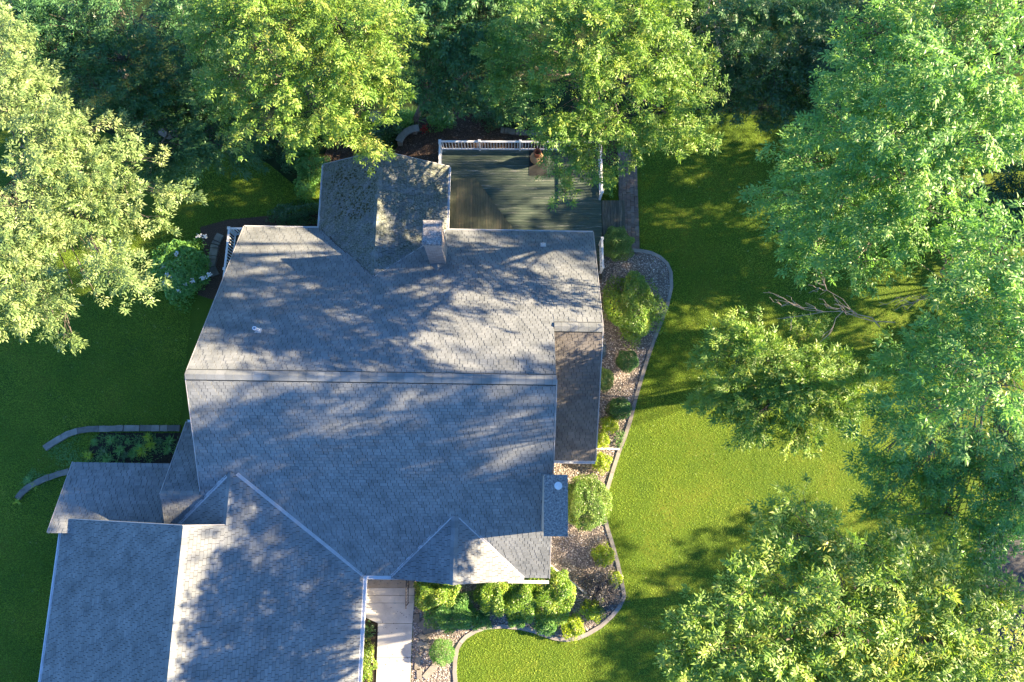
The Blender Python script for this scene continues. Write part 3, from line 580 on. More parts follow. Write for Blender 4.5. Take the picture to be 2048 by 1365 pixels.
# ------------------------------------------------------------------ front walk, handrail, stones, downspouts
walk = tag(bpy.data.objects.new('walk', None), kind='structure'); link(walk, W(790, 1260))
def slabp(pts, z0, z1, mat, name='slab'): mb = MB(); mb.prism([Lp(*q, z1) for q in pts], z0, z1); return mb.build(name, mat, walk)
slabp([(722, 1130), (829, 1130), (829, 1176), (722, 1176)], 0, .34, 'landing', 'landing')
slabp([(722, 1176.5), (829, 1176.5), (828, 1206), (722, 1206)], 0, .17, 'concrete', 'step')
slabp([(722, 1191), (829, 1191), (828, 1191.6), (722, 1191.6)], 0, .174, 'soil', 'joint')
slabp([(720, 1206.5), (828, 1206.5), (825, 1247), (756, 1247), (724, 1232), (718, 1232)], 0, .05, 'concrete'); slabp([(756, 1247.8), (825, 1247.8), (822, 1315), (754, 1315)], 0, .05, 'concrete'); slabp([(754, 1315.8), (822, 1315.8), (818, 1440), (750, 1440)], 0, .05, 'concrete')
hr = empty('handrail', W(815, 1180, .34), 'black iron handrail on the concrete entry step', 'handrail')
ha, hb_ = W(818, 1150, .34), W(817, 1206, .17); mb = MB(); up = np.array([0, 0, .88])
for q in (ha, hb_): m2 = MB(); m2.tube([q, q+up], .02, 6); m2.build('post', 'iron', hr)
m2 = MB(); m2.tube([ha+up, hb_+up, hb_+up+(0, -.12, -.06)], .025, 6); m2.build('rail', 'iron', hr); m2 = MB(); m2.tube([ha+up*.15, hb_+up*.15], .015, 6); m2.build('rail', 'iron', hr)
for k in range(1, 9): f_ = k/9; q = ha*(1-f_)+hb_*f_; m2 = MB(); m2.tube([q+up*.15, q+up], .009, 5); m2.build('baluster', 'iron', hr)
STN = [((834, 1236), 10, 15, 0, 'pale square flagstone beside the concrete walk under the bushes'), ((850, 1247), 22, 15, 35, 'tan flagstone, upper of the pair below the front bush'), ((859, 1260), 23, 15, 38, 'grey flagstone, lower of the pair below the front bush'), ((848, 1275), 22, 9, -30, 'slanting tan flagstone in the gravel'), ((852, 1290), 10, 11, 5, 'small square tan flagstone beside the needle ball shrub'),
       ((840, 1288), 12, 10, -5, 'small grey flagstone touching the square tan one'), ((841, 1298), 11, 5, -40, 'thin sliver of grey stone in the gravel'), ((836, 1324), 10, 27, -4, 'long upright weathered stone by the walk'), ((839, 1347), 9, 18, 3, 'short upright stone at the bottom by the walk'), ((861, 1341), 31, 11, 50, 'long dark stone lying aslant in the gravel')]
for (px, py), w, h, a, lab in STN:
    c = W(px, py)[:2]; s = 1/38.; mb = MB(); rr = rot2(R_(a)); q = [c+rr @ np.array([x*w*s/2*random.uniform(.88, 1.05), y*h*s/2*random.uniform(.88, 1.05)]) for x, y in ((-1, -.8), (-.75, -1), (1, -1), (1, .85), (.7, 1), (-1, 1))]
    mb.prism(q, .0, .075, random.random()); tag(mb.build('flagstone', 'edging_stone'), lab, 'flagstone', 'loose flagstones in the front gravel')
def spout(a, b, lab):
    a = W(*a); b = W(*b); d = (b-a)/np.linalg.norm(b-a); up = np.array([0, 0, 1.]); mb = MB(); mb.bar(a+up*.10, b+up*.06, .09, .075); o = mb.build('downspout_extension', 'trim'); tag(o, lab, 'downspout', 'downspout extensions')
    mb = MB(); mb.bar(b-d*.02+up*.06, b+d*.05+up*.058, .11, .09); mb.build('end_collar', 'trim', o)
spout((1180, 897), (1236, 898.5), 'white downspout extension pointing at the lawn between lime shrubs'); spout((1092, 1124), (1171, 1186), 'white downspout extension lying diagonally below the tall chimney')
mb = MB(); p = W(1200, 702)
mb.lathe((p[0], p[1], 0), [(.42, 0), (.42, .12), (.36, .2), (.2, .26)], 20, sq=(.7, 1.1)); tag(mb.build('window_well_cover', 'well_plastic', smooth=True), 'bluish plastic window well cover half under the roof edge', 'well cover')
# left flower bed edging
def edging(pts, wid, label, lens, name='stone_edging', h=.12):
    e_ = empty(name, W(*pts[0]), label, 'edging'); P = [W(*q)[:2] for q in pts]; P = resample(P, .2); a, b = offs(P, wid/2), offs(P, -wid/2); i = 0
    while i < len(P)-1:
        n = min(random.choice(lens), len(P)-1-i); j = i+n; sh = .2; mb = MB(); t = random.random()
        q = [a[i]*(1-sh/n)+a[i+1]*sh/n]+[a[k] for k in range(i+1, j+1)]+[b[k] for k in range(j, i, -1)]+[b[i]*(1-sh/n)+b[i+1]*sh/n]
        jit = [x+np.array([random.gauss(0, .008), random.gauss(0, .008)]) for x in q]
        mb.prism(jit, 0, h+random.uniform(-.025, .03), t); mb.build('stone', 'edging_stone', e_); i = j
edging([(362, 857), (330, 857), (290, 857), (250, 857), (210, 858), (180, 859), (158, 862), (138, 869), (118, 880), (103, 889), (92, 897)], .30, 'curved row of flat edging stones above the flower bed', [2, 3, 3, 4])
edging([(140, 943), (120, 948), (100, 955), (80, 963), (60, 974), (46, 985), (37, 997)], .28, 'short curved row of edging stones beside the porch roof', [3, 4, 5])
edging([(443, 470), (432, 490), (427, 512), (424, 535), (432, 552)], .4, 'rough stone edging between white flowered shrub and house', [1, 2])
edging([(1000, 262), (1030, 266), (1060, 268), (1085, 268)], .3, 'shaded row of stones behind the deck railing', [1, 2])
# curved bench, red flowers, bowl
pts = [W(x, y) for x, y in ((800, 291), (806, 280), (816, 271), (828, 266), (840, 264))]; bn = empty('garden_bench', pts[2], 'curved stone garden bench in the shade behind the house', 'bench')
P = [q[:2] for q in pts]; a, b = offs(P, .2), offs(P, -.2); mb = MB()
mb.prism(a+b[::-1], .38, .46); mb.build('seat', 'edging_stone', bn)
for k in (0, 3):
    mb = MB(); mb.prism([P[k]*.8+P[k+1]*.2+np.array(o) for o in ((-.12, -.12), (.12, -.12), (.12, .12), (-.12, .12))], 0, .379); mb.build('leg', 'edging_stone', bn)
p = W(757, 248); bb = empty('birdbath', p, 'round grey bowl on a pedestal half hidden below leaves', 'birdbath'); mb = MB(); mb.lathe(p, [(.2, 0), (.1, .08), (.08, .55), (.12, .6)], 16); mb.build('pedestal', 'edging_stone', bb)
mb = MB(); mb.lathe(p+np.array([0, 0, .6]), [(.1, 0), (.3, .08), (.36, .15), (.33, .15), (.2, .08), (.02, .06)], 20); mb.build('bowl', 'edging_stone', bb)

# ------------------------------------------------------------------ vegetation helpers
def unit(v): return v/(np.linalg.norm(v, axis=-1, keepdims=True)+1e-9)
def leaflets(base, d, up, ln, wd, droop=0.15, fold=0.12):
    """kite-shaped leaves: arrays of bases, directions, normals -> n x 4 x 3"""
    d = unit(d); sd = unit(np.cross(d, up)); up = np.cross(sd, d); ln = np.asarray(ln)[:, None]; wd = np.asarray(wd)[:, None]
    mid = base+d*ln*.42
    return np.stack([base, mid+sd*wd*.5+up*wd*fold, base+d*ln-up*ln*droop, mid-sd*wd*.5+up*wd*fold], 1)
def spray(r, L=.85, nn=5, rach=.24, pairs=3, ln=.13, wd=.042, droop=.18):
    """a leafy twig along +X: paired compound leaves and a tuft at the tip"""
    B, D, U, LN, WD = [], [], [], [], []
    att = []
    for k in range(nn):
        x = L*(0.15+0.85*k/(nn-1))
        for s in (-1, 1):
            a = s*r.uniform(.7, 1.25)*(1-.35*k/nn); att.append((np.array([x, 0, r.uniform(-.02, .02)]), np.array([math.cos(a), math.sin(a), r.uniform(-.35, .25)])))
    for k in range(3): a = r.uniform(-1, 1)*.7; att.append((np.array([L, 0, 0]), np.array([math.cos(a), math.sin(a), r.uniform(-.25, .35)])))
    for p, d in att:
        d = d/np.linalg.norm(d); sd = np.cross(d, (0, 0, 1)); sd /= np.linalg.norm(sd); rl = rach*r.uniform(.75, 1.2); roll = r.uniform(-.85, .85)
        up = np.array([0, 0, 1.])*math.cos(roll)+sd*math.sin(roll)
        for j in range(pairs+1):
            f_ = (j+.6)/(pairs+.6); q = p+d*rl*f_+np.array([0, 0, -droop*rl*f_*f_])
            for s in ((-1, 1) if j < pairs else (0,)):
                a = s*r.uniform(.75, 1.05); dd = d*math.cos(a)+sd*math.sin(a)+np.array([0, 0, -droop*r.uniform(.3, 1.6)])
                B.append(q); D.append(dd); U.append(up+r.normal(0, .35, 3)); LN.append(ln*r.uniform(.8, 1.2)); WD.append(wd*r.uniform(.8, 1.2))
    return leaflets(np.array(B), np.array(D), np.array(U), LN, WD)
STY = {}
def style(name, **kw):
    r = np.random.default_rng(abs(hash(name)) % 1000 if False else sum(map(ord, name))); STY[name] = [spray(r, **kw) for _ in range(7)]
style('ash', L=.8, nn=4, rach=.22, pairs=2, ln=.155, wd=.052)
style('big', L=.75, nn=4, rach=.21, pairs=2, ln=.15, wd=.05, droop=.2)
style('broad', L=.8, nn=4, rach=.16, pairs=2, ln=.17, wd=.085)
style('droop', L=.85, nn=4, rach=.25, pairs=2, ln=.175, wd=.06, droop=.4)
def place(sty, P, D, S, r, tone_bias, tj=.2):
    """put sprays at P pointing along D"""
    out, tones = [], []
    var = STY[sty]; idx = r.integers(0, len(var), len(P))
    D = unit(D); up = np.tile([0, 0, 1.], (len(P), 1))+r.normal(0, .4, (len(P), 3)); sd = unit(np.cross(up, D)); up = np.cross(D, sd)
    M = np.stack([D, sd, up], 2)*S[:, None, None]
    for v in range(len(var)):
        m_ = idx == v
        if not m_.any(): continue
        X = var[v]; n, k = m_.sum(), len(X)
        Y = np.einsum('nij,kqj->nkqi', M[m_], X)+P[m_][:, None, None, :]
        out.append(Y.reshape(-1, 4, 3)); tones.append(np.clip(np.repeat(tone_bias[m_], k)+r.normal(0, tj*.6, n*k), 0, 1))
    return np.concatenate(out), np.concatenate(tones)
def leaf_obj(name, Q, tone, mat, parent, origin=None):
    n = len(Q); return mesh_obj(name, Q.reshape(-1, 3), np.arange(n*4, dtype=np.int32).reshape(n, 4), mat, parent, tone, origin=origin)
def curve(a, b, lift, n=4):
    return [a+(b-a)*t+np.array([0, 0, lift*math.sin(math.pi*t)]) for t in np.linspace(0, 1, n+1)]
def tree(name, label, base, blobs, sty, mat, seed, dens=1.0, group=None, fork=.45, rad=.2, scale=1.0, dead=None):
    """blobs: (px, py, z, rx px, ry px, rz m) leaf masses; every one hangs on its own limb"""
    r = np.random.default_rng(seed); base = np.array(base, float); root = empty(name, base, label, 'tree', group); wood = MB(); Ls, Ts = [], []
    B = []
    for b in blobs:
        if len(b) == 6: c = W(b[0], b[1], b[2]); k = (CAM_H-b[2])/FPX; B.append((c, np.array([b[3]*k, b[4]*k, b[5]])))
        else: B.append((np.array(b[0], float), np.array(b[1], float)))
    zt = np.mean([c[2] for c, _ in B]); cen = np.mean([c for c, _ in B], 0)
    top = base+(cen-base)*np.array([.35, .35, 0])+np.array([0, 0, zt*fork]); mid = base+(top-base)*.5+np.array([r.normal(0, .15), r.normal(0, .15), 0])
    wood.tube([base-np.array([0, 0, .1]), base+np.array([0, 0, .3]), mid, top], [rad*1.35, rad*1.05, rad*.85, rad*.7], 8)
    for c, R3 in B:
        st = top+(mid-top)*r.uniform(0, .3); tip = c-np.array([0, 0, R3[2]*.25]); limb = curve(st, tip, r.uniform(.2, .8), 5); limb = [p+r.normal(0, .08, 3)*(0 < i < 5) for i, p in enumerate(limb)]
        wood.tube(limb, np.linspace(min(rad*.32, .048), .015, 6), 5, caps=False)
        area = (R3[0]+R3[1])**2*1.0+R3[2]*(R3[0]+R3[1])*2; n = max(6, int(area*7.6*dens/scale**2))
        u = unit(r.normal(0, 1, (n, 3))); u[:, 2] = np.where((u[:, 2] < -.35) & (r.random(n) < .75), -u[:, 2], u[:, 2])
        lump = 1+.22*np.sin(3.1*u[:, 0]*2+seed)*np.sin(2.7*u[:, 1]*2+seed*2)+r.normal(0, .08, n)
        f_ = np.where(r.random(n) < .72, r.uniform(.78, 1.0, n), r.uniform(.3, .8, n))*lump
        p = c+u*f_[:, None]*R3
        cl = np.sin(p[:, 0]*3.3+1.7*np.sin(p[:, 1]*1.9+seed)+seed)+np.sin(p[:, 1]*3.7+1.5*np.sin(p[:, 2]*2.3)+2*seed)+.8*np.sin(p[:, 2]*4.1+p[:, 0]*1.3)
        ok = cl+r.normal(0, .45, n) > -.5; u, p = u[ok], p[ok]; n = len(p)
        d = u*np.array([1, 1, .45])+unit((c-base)*np.array([1, 1, 0]))*.35+r.normal(0, .25, (n, 3)); d[:, 2] = d[:, 2]*.6+.05
        S = r.uniform(.8, 1.2, n)*scale; start = p-unit(d)*.45*S[:, None]
        bias = np.clip(.42+r.normal(0, .17, n)+(p[:, 2]-c[2])/max(R3[2], .3)*.06, 0, 1)
        q, t = place(sty, start, d, S, r, bias); Ls.append(q); Ts.append(t)
        for k in range(0, n):
            if r.random() < .6:
                ori = np.array(limb[3+int(r.integers(0, 3))]); wood.tube([ori, (ori+start[k])/2+np.array([0, 0, .12]), start[k]+unit(d[k])*.5], [.022, .015, .006], 3, caps=False)
    Q = np.concatenate(Ls); T = np.concatenate(Ts)
    leaf_obj('crown', Q, T, mat, root); wood.build('trunk', 'bark', root)
    if dead:
        for chain in dead:
            mb = MB()
            for path, r0 in chain: mb.tube(path, np.linspace(r0, .008, len(path)), 5)
            mb.build('dead_branch', 'dead_wood', root)
    return root
def wander(a, b, n, r, amp): return [a+(b-a)*t+(r.normal(0, amp, 3) if 0 < t < 1 else 0) for t in np.linspace(0, 1, n)]
def twiggy(a, b, r, k=9, r0=.02):
    main = wander(a, b, 7, r, .12); ch = [(main, r0)]; L = np.linalg.norm(b-a); d0 = (b-a)/L
    for j in range(k):
        i = int(r.integers(2, 6)); s = main[i]; d = d0+r.normal(0, .45, 3)*np.array([1, 1, .4]); d /= np.linalg.norm(d); e_ = s+d*L*r.uniform(.2, .45); br = wander(s, e_, 5, r, .06); ch.append((br, .015))
        for q in range(2): s2 = br[int(r.integers(1, 4))]; d2 = d+r.normal(0, .5, 3)*np.array([1, 1, .4]); ch.append((wander(s2, s2+d2/np.linalg.norm(d2)*L*.16, 4, r, .03), .009))
    return ch

# ------------------------------------------------------------------ trees
GB = 'tall trees round the house'
def fingers(lst, z0, z1, r0, r1, rz=.7, step=46):
    """rows of leaf masses along boughs, thinning and sinking towards the tip"""
    out = []
    for (a, b) in lst:
        L = math.hypot(b[0]-a[0], b[1]-a[1]); n = max(2, int(L/step))
        for k in range(n+1):
            t = k/n; r1_ = r0+(r1-r0)*t; out.append((a[0]+(b[0]-a[0])*t, a[1]+(b[1]-a[1])*t+10*math.sin(t*5), z0+(z1-z0)*t, r1_*1.15, r1_, rz*(1-.5*t)))
    return out
tree('ash_tree', 'large pale sunlit tree at the left edge with finger-like hanging branches', W(60, 285), fingers([((-10, 60), (60, 90)), ((-10, 150), (150, 165)), ((10, 215), (150, 235)), ((90, 260), (240, 265)), ((70, 310), (320, 335)), ((60, 365), (375, 405)), ((30, 420), (330, 460)), ((20, 470), (235, 520)), ((10, 520), (185, 590)), ((40, 560), (145, 690)), ((10, 570), (95, 640)), ((-10, 590), (38, 665)), ((230, 540), (300, 590))], 9.5, 7.2, 44, 17), 'ash', 'leaf_pale', 11, 1.0, GB)
tree('ash_tree', 'bright yellow-green tree hanging over the mossy roof gable', W(625, 195), [(450, 60, 9, 70, 80, 1.3), (560, 60, 10, 100, 90, 1.6), (680, 50, 10, 100, 90, 1.6), (770, 70, 9, 60, 80, 1.2), (480, 150, 8.5, 70, 60, 1), (590, 160, 9, 90, 60, 1.2), (700, 150, 9, 90, 60, 1.2), (790, 160, 8, 45, 50, .9), (540, 230, 8, 80, 45, .9), (640, 230, 8, 70, 45, .9), (730, 220, 7.5, 60, 45, .8), (470, 285, 7, 22, 22, .5), (560, 285, 7, 26, 26, .5), (720, 275, 6.8, 40, 30, .6), (752, 312, 6.2, 18, 28, .4), (440, 200, 7.5, 40, 50, .8), (430, 10, 8.5, 50, 60, 1), (600, 0, 10, 200, 50, 1.4)], 'ash', 'leaf_yellow', 12, 1.0, GB)
tree('maple_tree', 'shaded blue-green tree in the top corner behind the pale tree', W(250, 150), [(160, 50, 6.5, 90, 60, 1.2), (270, 40, 7, 100, 60, 1.3), (360, 60, 6.5, 80, 70, 1.2), (250, 120, 6, 100, 60, 1.1), (370, 150, 5.5, 70, 60, 1), (180, 170, 6, 80, 60, 1), (290, 190, 5, 80, 50, .9), (60, 60, 6.5, 70, 60, 1.2), (400, 100, 6, 50, 60, 1), (90, 130, 6, 60, 60, 1)], 'ash', 'leaf_shaded', 13, .8, GB)
tree('maple_tree', 'low shaded green tree beside the shaded patch of back lawn', W(330, 270), [(290, 255, 4.6, 70, 45, .8), (360, 290, 4.2, 70, 40, .8), (405, 325, 4, 40, 25, .6), (440, 290, 3.6, 55, 45, .7), (470, 250, 3.4, 55, 45, .7), (390, 230, 3.6, 70, 50, .8), (260, 215, 4, 80, 40, .8), (480, 315, 2.8, 40, 25, .5), (310, 340, 3.6, 60, 40, .6)], 'droop', 'leaf_shaded', 14, .85, GB)
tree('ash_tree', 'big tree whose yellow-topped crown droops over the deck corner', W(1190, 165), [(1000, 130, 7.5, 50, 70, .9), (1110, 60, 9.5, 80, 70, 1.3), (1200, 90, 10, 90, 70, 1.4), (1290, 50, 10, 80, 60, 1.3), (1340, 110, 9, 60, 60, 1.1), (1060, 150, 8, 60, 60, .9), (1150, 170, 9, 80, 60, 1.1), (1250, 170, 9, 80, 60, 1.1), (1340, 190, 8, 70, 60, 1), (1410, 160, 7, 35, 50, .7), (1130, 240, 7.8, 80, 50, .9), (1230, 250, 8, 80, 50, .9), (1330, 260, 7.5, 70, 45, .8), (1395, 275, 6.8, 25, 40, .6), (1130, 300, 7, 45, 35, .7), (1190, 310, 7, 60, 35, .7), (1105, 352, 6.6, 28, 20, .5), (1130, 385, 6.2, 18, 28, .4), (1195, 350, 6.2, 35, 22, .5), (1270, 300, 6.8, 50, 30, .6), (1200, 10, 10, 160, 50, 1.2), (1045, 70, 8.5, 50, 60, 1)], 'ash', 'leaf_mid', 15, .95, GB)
tree('maple_tree', 'shaded green tree with a bare grey trunk between the two yellow crowns', W(832, 246), [(850, 40, 7, 60, 60, 1.2), (920, 60, 7, 80, 60, 1.2), (1000, 50, 7, 70, 60, 1.2), (900, 140, 6.2, 70, 50, 1), (980, 140, 6, 60, 60, 1), (860, 175, 5.5, 60, 45, .8), (895, 215, 4.8, 45, 30, .6), (1005, 200, 5, 45, 40, .7), (850, 110, 6.5, 50, 50, .9), (950, 0, 7.5, 150, 40, 1.2)], 'droop', 'leaf_shaded', 16, .95, GB, rad=.17)
r_ = np.random.default_rng(5)
tree('ash_tree', 'blue-green tree at the top edge with bare hanging branches', W(1500, 60), [(1470, 20, 7.5, 60, 40, 1), (1540, 20, 7.5, 70, 50, 1), (1490, 75, 7, 45, 35, .7), (1600, 10, 7.5, 70, 40, 1), (1640, 30, 7, 50, 30, .8), (1540, 70, 6.6, 40, 25, .6)], 'ash', 'leaf_shaded', 17, 1.0, GB, dead=[twiggy(W(1425, -10, 7), W(1400, 75, 6), r_, 5), twiggy(W(1440, 0, 7), W(1432, 115, 5.5), r_, 5)])
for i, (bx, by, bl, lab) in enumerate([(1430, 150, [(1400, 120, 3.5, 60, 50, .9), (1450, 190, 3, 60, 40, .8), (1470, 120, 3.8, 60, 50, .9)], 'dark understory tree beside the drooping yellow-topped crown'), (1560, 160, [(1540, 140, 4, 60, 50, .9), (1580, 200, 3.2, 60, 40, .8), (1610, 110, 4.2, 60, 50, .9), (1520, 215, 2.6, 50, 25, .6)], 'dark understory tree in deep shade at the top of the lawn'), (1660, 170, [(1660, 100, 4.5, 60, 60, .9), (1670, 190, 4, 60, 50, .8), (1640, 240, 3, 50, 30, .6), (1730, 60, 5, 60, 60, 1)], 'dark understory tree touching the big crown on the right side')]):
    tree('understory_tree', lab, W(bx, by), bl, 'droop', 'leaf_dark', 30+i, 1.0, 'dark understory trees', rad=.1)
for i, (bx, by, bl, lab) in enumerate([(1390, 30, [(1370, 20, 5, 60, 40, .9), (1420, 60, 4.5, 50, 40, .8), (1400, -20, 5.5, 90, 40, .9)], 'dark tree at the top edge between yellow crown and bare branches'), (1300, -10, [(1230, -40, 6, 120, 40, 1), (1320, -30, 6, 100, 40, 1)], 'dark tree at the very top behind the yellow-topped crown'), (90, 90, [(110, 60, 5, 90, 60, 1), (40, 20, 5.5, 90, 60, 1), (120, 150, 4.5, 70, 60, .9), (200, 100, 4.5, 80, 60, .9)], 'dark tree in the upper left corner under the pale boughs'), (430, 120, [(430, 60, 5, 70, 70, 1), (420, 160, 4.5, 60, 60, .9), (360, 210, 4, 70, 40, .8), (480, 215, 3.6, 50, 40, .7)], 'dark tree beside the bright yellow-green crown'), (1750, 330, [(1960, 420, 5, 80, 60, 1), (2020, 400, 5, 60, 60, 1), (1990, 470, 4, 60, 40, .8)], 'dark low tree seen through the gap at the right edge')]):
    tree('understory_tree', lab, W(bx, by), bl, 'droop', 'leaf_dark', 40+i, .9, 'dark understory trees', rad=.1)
tree('ash_tree', 'tallest blue-green tree filling the upper right corner', W(1640, 450), [(1760, 60, 15, 90, 70, 1.3), (1880, 60, 16, 100, 80, 1.5), (1990, 60, 16, 90, 80, 1.5), (1740, 170, 15, 90, 70, 1.2), (1850, 170, 16.5, 100, 80, 1.4), (1970, 180, 16.5, 100, 80, 1.4), (1690, 260, 14.5, 80, 60, 1), (1800, 270, 16, 100, 70, 1.2), (1920, 280, 16.5, 100, 70, 1.3), (2030, 270, 16, 70, 90, 1.3), (1610, 320, 13, 80, 45, .8), (1700, 350, 14.5, 90, 60, 1), (1810, 360, 15.5, 90, 60, 1.1), (1580, 390, 12.5, 65, 50, .8), (1660, 430, 13.5, 90, 60, .9), (1770, 450, 14.5, 100, 60, 1), (1860, 430, 15, 80, 50, 1), (1560, 460, 12, 55, 45, .7), (1620, 510, 12.5, 70, 40, .7), (1710, 530, 13.5, 80, 45, .8), (1640, 370, 11.5, 90, 60, 1), (1720, 440, 12, 90, 60, 1), (1690, 280, 12.3, 90, 70, 1), (1770, 330, 12.6, 90, 70, 1), (1620, 460, 9, 70, 50, .9), (1730, 180, 11, 90, 70, 1), (1820, 230, 12, 90, 70, 1), (1900, 300, 11.5, 110, 80, 1.2), (1960, 240, 12, 100, 80, 1.1)], 'big', 'leaf_blue', 18, .95, GB, fork=.72, rad=.2)
tree('ash_tree', 'big pale blue-green tree on the right side with a dead branch over the lawn', W(1800, 740), [(1890, 540, 14.5, 80, 60, 1), (1990, 500, 16, 80, 70, 1.2), (1960, 600, 16, 90, 70, 1.2), (2030, 660, 16.5, 70, 90, 1.3), (1900, 700, 15.5, 90, 60, 1.1), (1980, 770, 16.5, 90, 80, 1.3), (1830, 740, 14, 80, 50, .9), (1890, 830, 15, 90, 60, 1.1), (2000, 880, 13, 80, 80, 1.2), (1790, 850, 13, 70, 45, .8), (1830, 930, 12, 80, 50, .9), (1930, 940, 12, 90, 60, 1.1), (1750, 920, 12, 55, 35, .6), (1800, 1000, 11, 80, 45, .8), (1900, 1030, 11.5, 90, 60, 1), (2010, 1010, 12.5, 70, 80, 1.2), (1960, 1090, 12, 70, 40, .9)], 'big', 'leaf_blue', 19, .9, GB, fork=.72, rad=.2, dead=[twiggy(W(1790, 645, 11), W(1585, 610, 9), r_, 8), twiggy(W(1760, 655, 11), W(1640, 590, 9.5), r_, 5), twiggy(W(1930, 590, 13), W(1790, 612, 12), r_, 4)])
tree('small_ash_tree', 'small two-lobed tree standing out over the sunny lawn', W(1600, 755), [(1490, 665, 7, 55, 40, .7), (1470, 710, 7, 65, 45, .8), (1530, 720, 7, 60, 40, .7), (1450, 790, 6.6, 55, 45, .7), (1520, 820, 6.6, 70, 45, .8), (1480, 850, 6.2, 50, 30, .5), (1600, 780, 6.8, 75, 55, .9), (1650, 830, 6.5, 60, 40, .7), (1640, 740, 6, 65, 45, .7), (1600, 860, 6, 60, 35, .5), (1690, 790, 6.2, 45, 45, .7), (1600, 680, 5, 50, 30, .5)], 'big', 'leaf_mid', 20, 1.6, GB, rad=.13)
tree('ash_tree', 'wide sunlit yellow-green tree filling the lower right corner', W(1660, 1180), [(1580, 1015, 13.2, 45, 35, .6), (1600, 1070, 13.2, 75, 50, .8), (1700, 1090, 13.2, 80, 50, .9), (1550, 1120, 13.2, 55, 40, .7), (1480, 1180, 13.2, 60, 45, .7), (1580, 1180, 13.2, 80, 50, .9), (1680, 1180, 13.2, 80, 60, 1), (1780, 1150, 13.2, 80, 55, 1), (1420, 1230, 12.6, 55, 40, .7), (1370, 1290, 12.6, 50, 45, .6), (1450, 1300, 12.6, 80, 50, .8), (1550, 1270, 12.6, 90, 60, 1), (1660, 1270, 12.6, 90, 60, 1.1), (1770, 1250, 12.6, 90, 70, 1.2), (1880, 1190, 12.6, 80, 60, 1.1), (1880, 1290, 12.6, 90, 70, 1.2), (1980, 1220, 12.6, 75, 65, 1.1), (1990, 1320, 12.7, 80, 70, 1.2), (1380, 1350, 12.6, 60, 40, .6), (1500, 1360, 12.6, 90, 50, .8), (1620, 1350, 12.6, 90, 60, 1), (1750, 1350, 12.6, 90, 60, 1), (1400, 1430, 12.6, 70, 45, .9), (1520, 1440, 12.6, 80, 45, .9), (1640, 1440, 13, 80, 50, 1), (1760, 1440, 13, 80, 50, 1), (1560, 1510, 12.6, 80, 45, .9), (1690, 1520, 13, 80, 50, 1), (1870, 1370, 12.6, 90, 50, 1)], 'ash', 'leaf_yellow', 21, .9, GB, fork=.5, rad=.25)
# unseen trees past the right side, crowns placed and shaped to shade lawn and roof
def shade_tree(x, y, z0, z1, seed, lab, w=4.0, n=15, base=None):
    r = np.random.default_rng(seed); bl = []
    for k in range(n):
        a = r.uniform(0, 6.28); q = math.sqrt(r.uniform(.05, 1))*w; z = z0+(z1-z0)*(k+.5)/n; bl.append(((x+q*math.cos(a), y+q*math.sin(a), z), (r.uniform(1.2, 2.1), r.uniform(1.2, 2.1), r.uniform(.8, 1.3))))
    tree('ash_tree', lab, base or (x, y, 0), bl, 'big', 'leaf_green', seed, 1.1 if z0 > 10 else 1.0, 'unseen shade trees', scale=1.6, rad=.25)
for k, (x, y, z0, z1) in enumerate([(31, -16, 2, 12), (31, -10.5, 2, 12), (33, -5, 2, 12), (32, 11, 2, 15), (33, 17, 2, 17), (31, 24, 2, 17), (29, 14, 2, 11), (29, 20.5, 2, 11), (34, 3.5, 18.5, 24)]):
    shade_tree(x, y, z0, z1, 50+k, 'unseen tree past the right edge, crown shaped to shade the lawn and roof', base=(37, 10, 0) if z0 > 10 else None)

# ------------------------------------------------------------------ shrubs and small plants
def shrub(name, label, px, py, rx, ry, h, mat, seed, ln=.085, wd=.04, dens=420, bumpy=.12, out=.5, cat='shrub', group=None, spiral=0, flat_top=False):
    r = np.random.default_rng(seed); k = (CAM_H-h*.6)/FPX; c = W(px, py, h*.55); a, b_, hz = rx*k, ry*k, h*.5; root = empty(name, (c[0], c[1], 0), label, cat, group)
    area = 4*math.pi*((a*b_+a*hz+b_*hz)/3); n = int(area*dens*1.5); u = unit(r.normal(0, 1, (n, 3))); u[:, 2] = np.where((u[:, 2] < -.2) & (r.random(n) < .7), -u[:, 2], u[:, 2])
    f = np.ones(n)
    for q in range(7):
        w = unit(r.normal(0, 1, 3)); f += bumpy*.42*np.sin((u @ w)*r.uniform(5, 10)+r.uniform(0, 6.28))
    if spiral: ang = np.arctan2(u[:, 1], u[:, 0]); f += .10*np.sin(spiral*(1-u[:, 2])*2.6+ang*2+1.2*np.sin(ang*3))+.03*np.sin(ang*9+u[:, 2]*14)
    depth = np.where(r.random(n) < .7, r.uniform(.93, 1.03, n), r.uniform(.7, .93, n)); p = np.array([c[0], c[1], h*.5])+u*(f*depth)[:, None]*np.array([a, b_, hz]); p[:, 2] = np.maximum(p[:, 2], .03)
    nrm = unit(u/np.array([a, b_, hz])); t = unit(np.cross(nrm, r.normal(0, 1, (n, 3)))); d = t+nrm*out*r.uniform(.4, 1.6, n)[:, None]; up = nrm+r.normal(0, .4, (n, 3))
    Q = leaflets(p-unit(d)*ln*.3, d, up, ln*r.uniform(.7, 1.3, n), wd*r.uniform(.7, 1.3, n), .1)
    cl = np.zeros(n)
    for q in range(5): w = unit(r.normal(0, 1, 3)); cl += np.sin((u @ w)*r.uniform(4, 9)+r.uniform(0, 6.28))
    leaf_obj('foliage', Q, np.clip(.45+cl*.06+r.normal(0, .16, n), 0, 1), mat, root)
    mb = MB()
    for q in range(3): a_ = r.uniform(0, 6.28); mb.tube([(c[0], c[1], 0), (c[0]+a*.3*math.cos(a_), c[1]+b_*.3*math.sin(a_), h*.45)], [.025, .012], 5)
    mb.build('stem', 'bark', root); return root, c, (a, b_, hz)
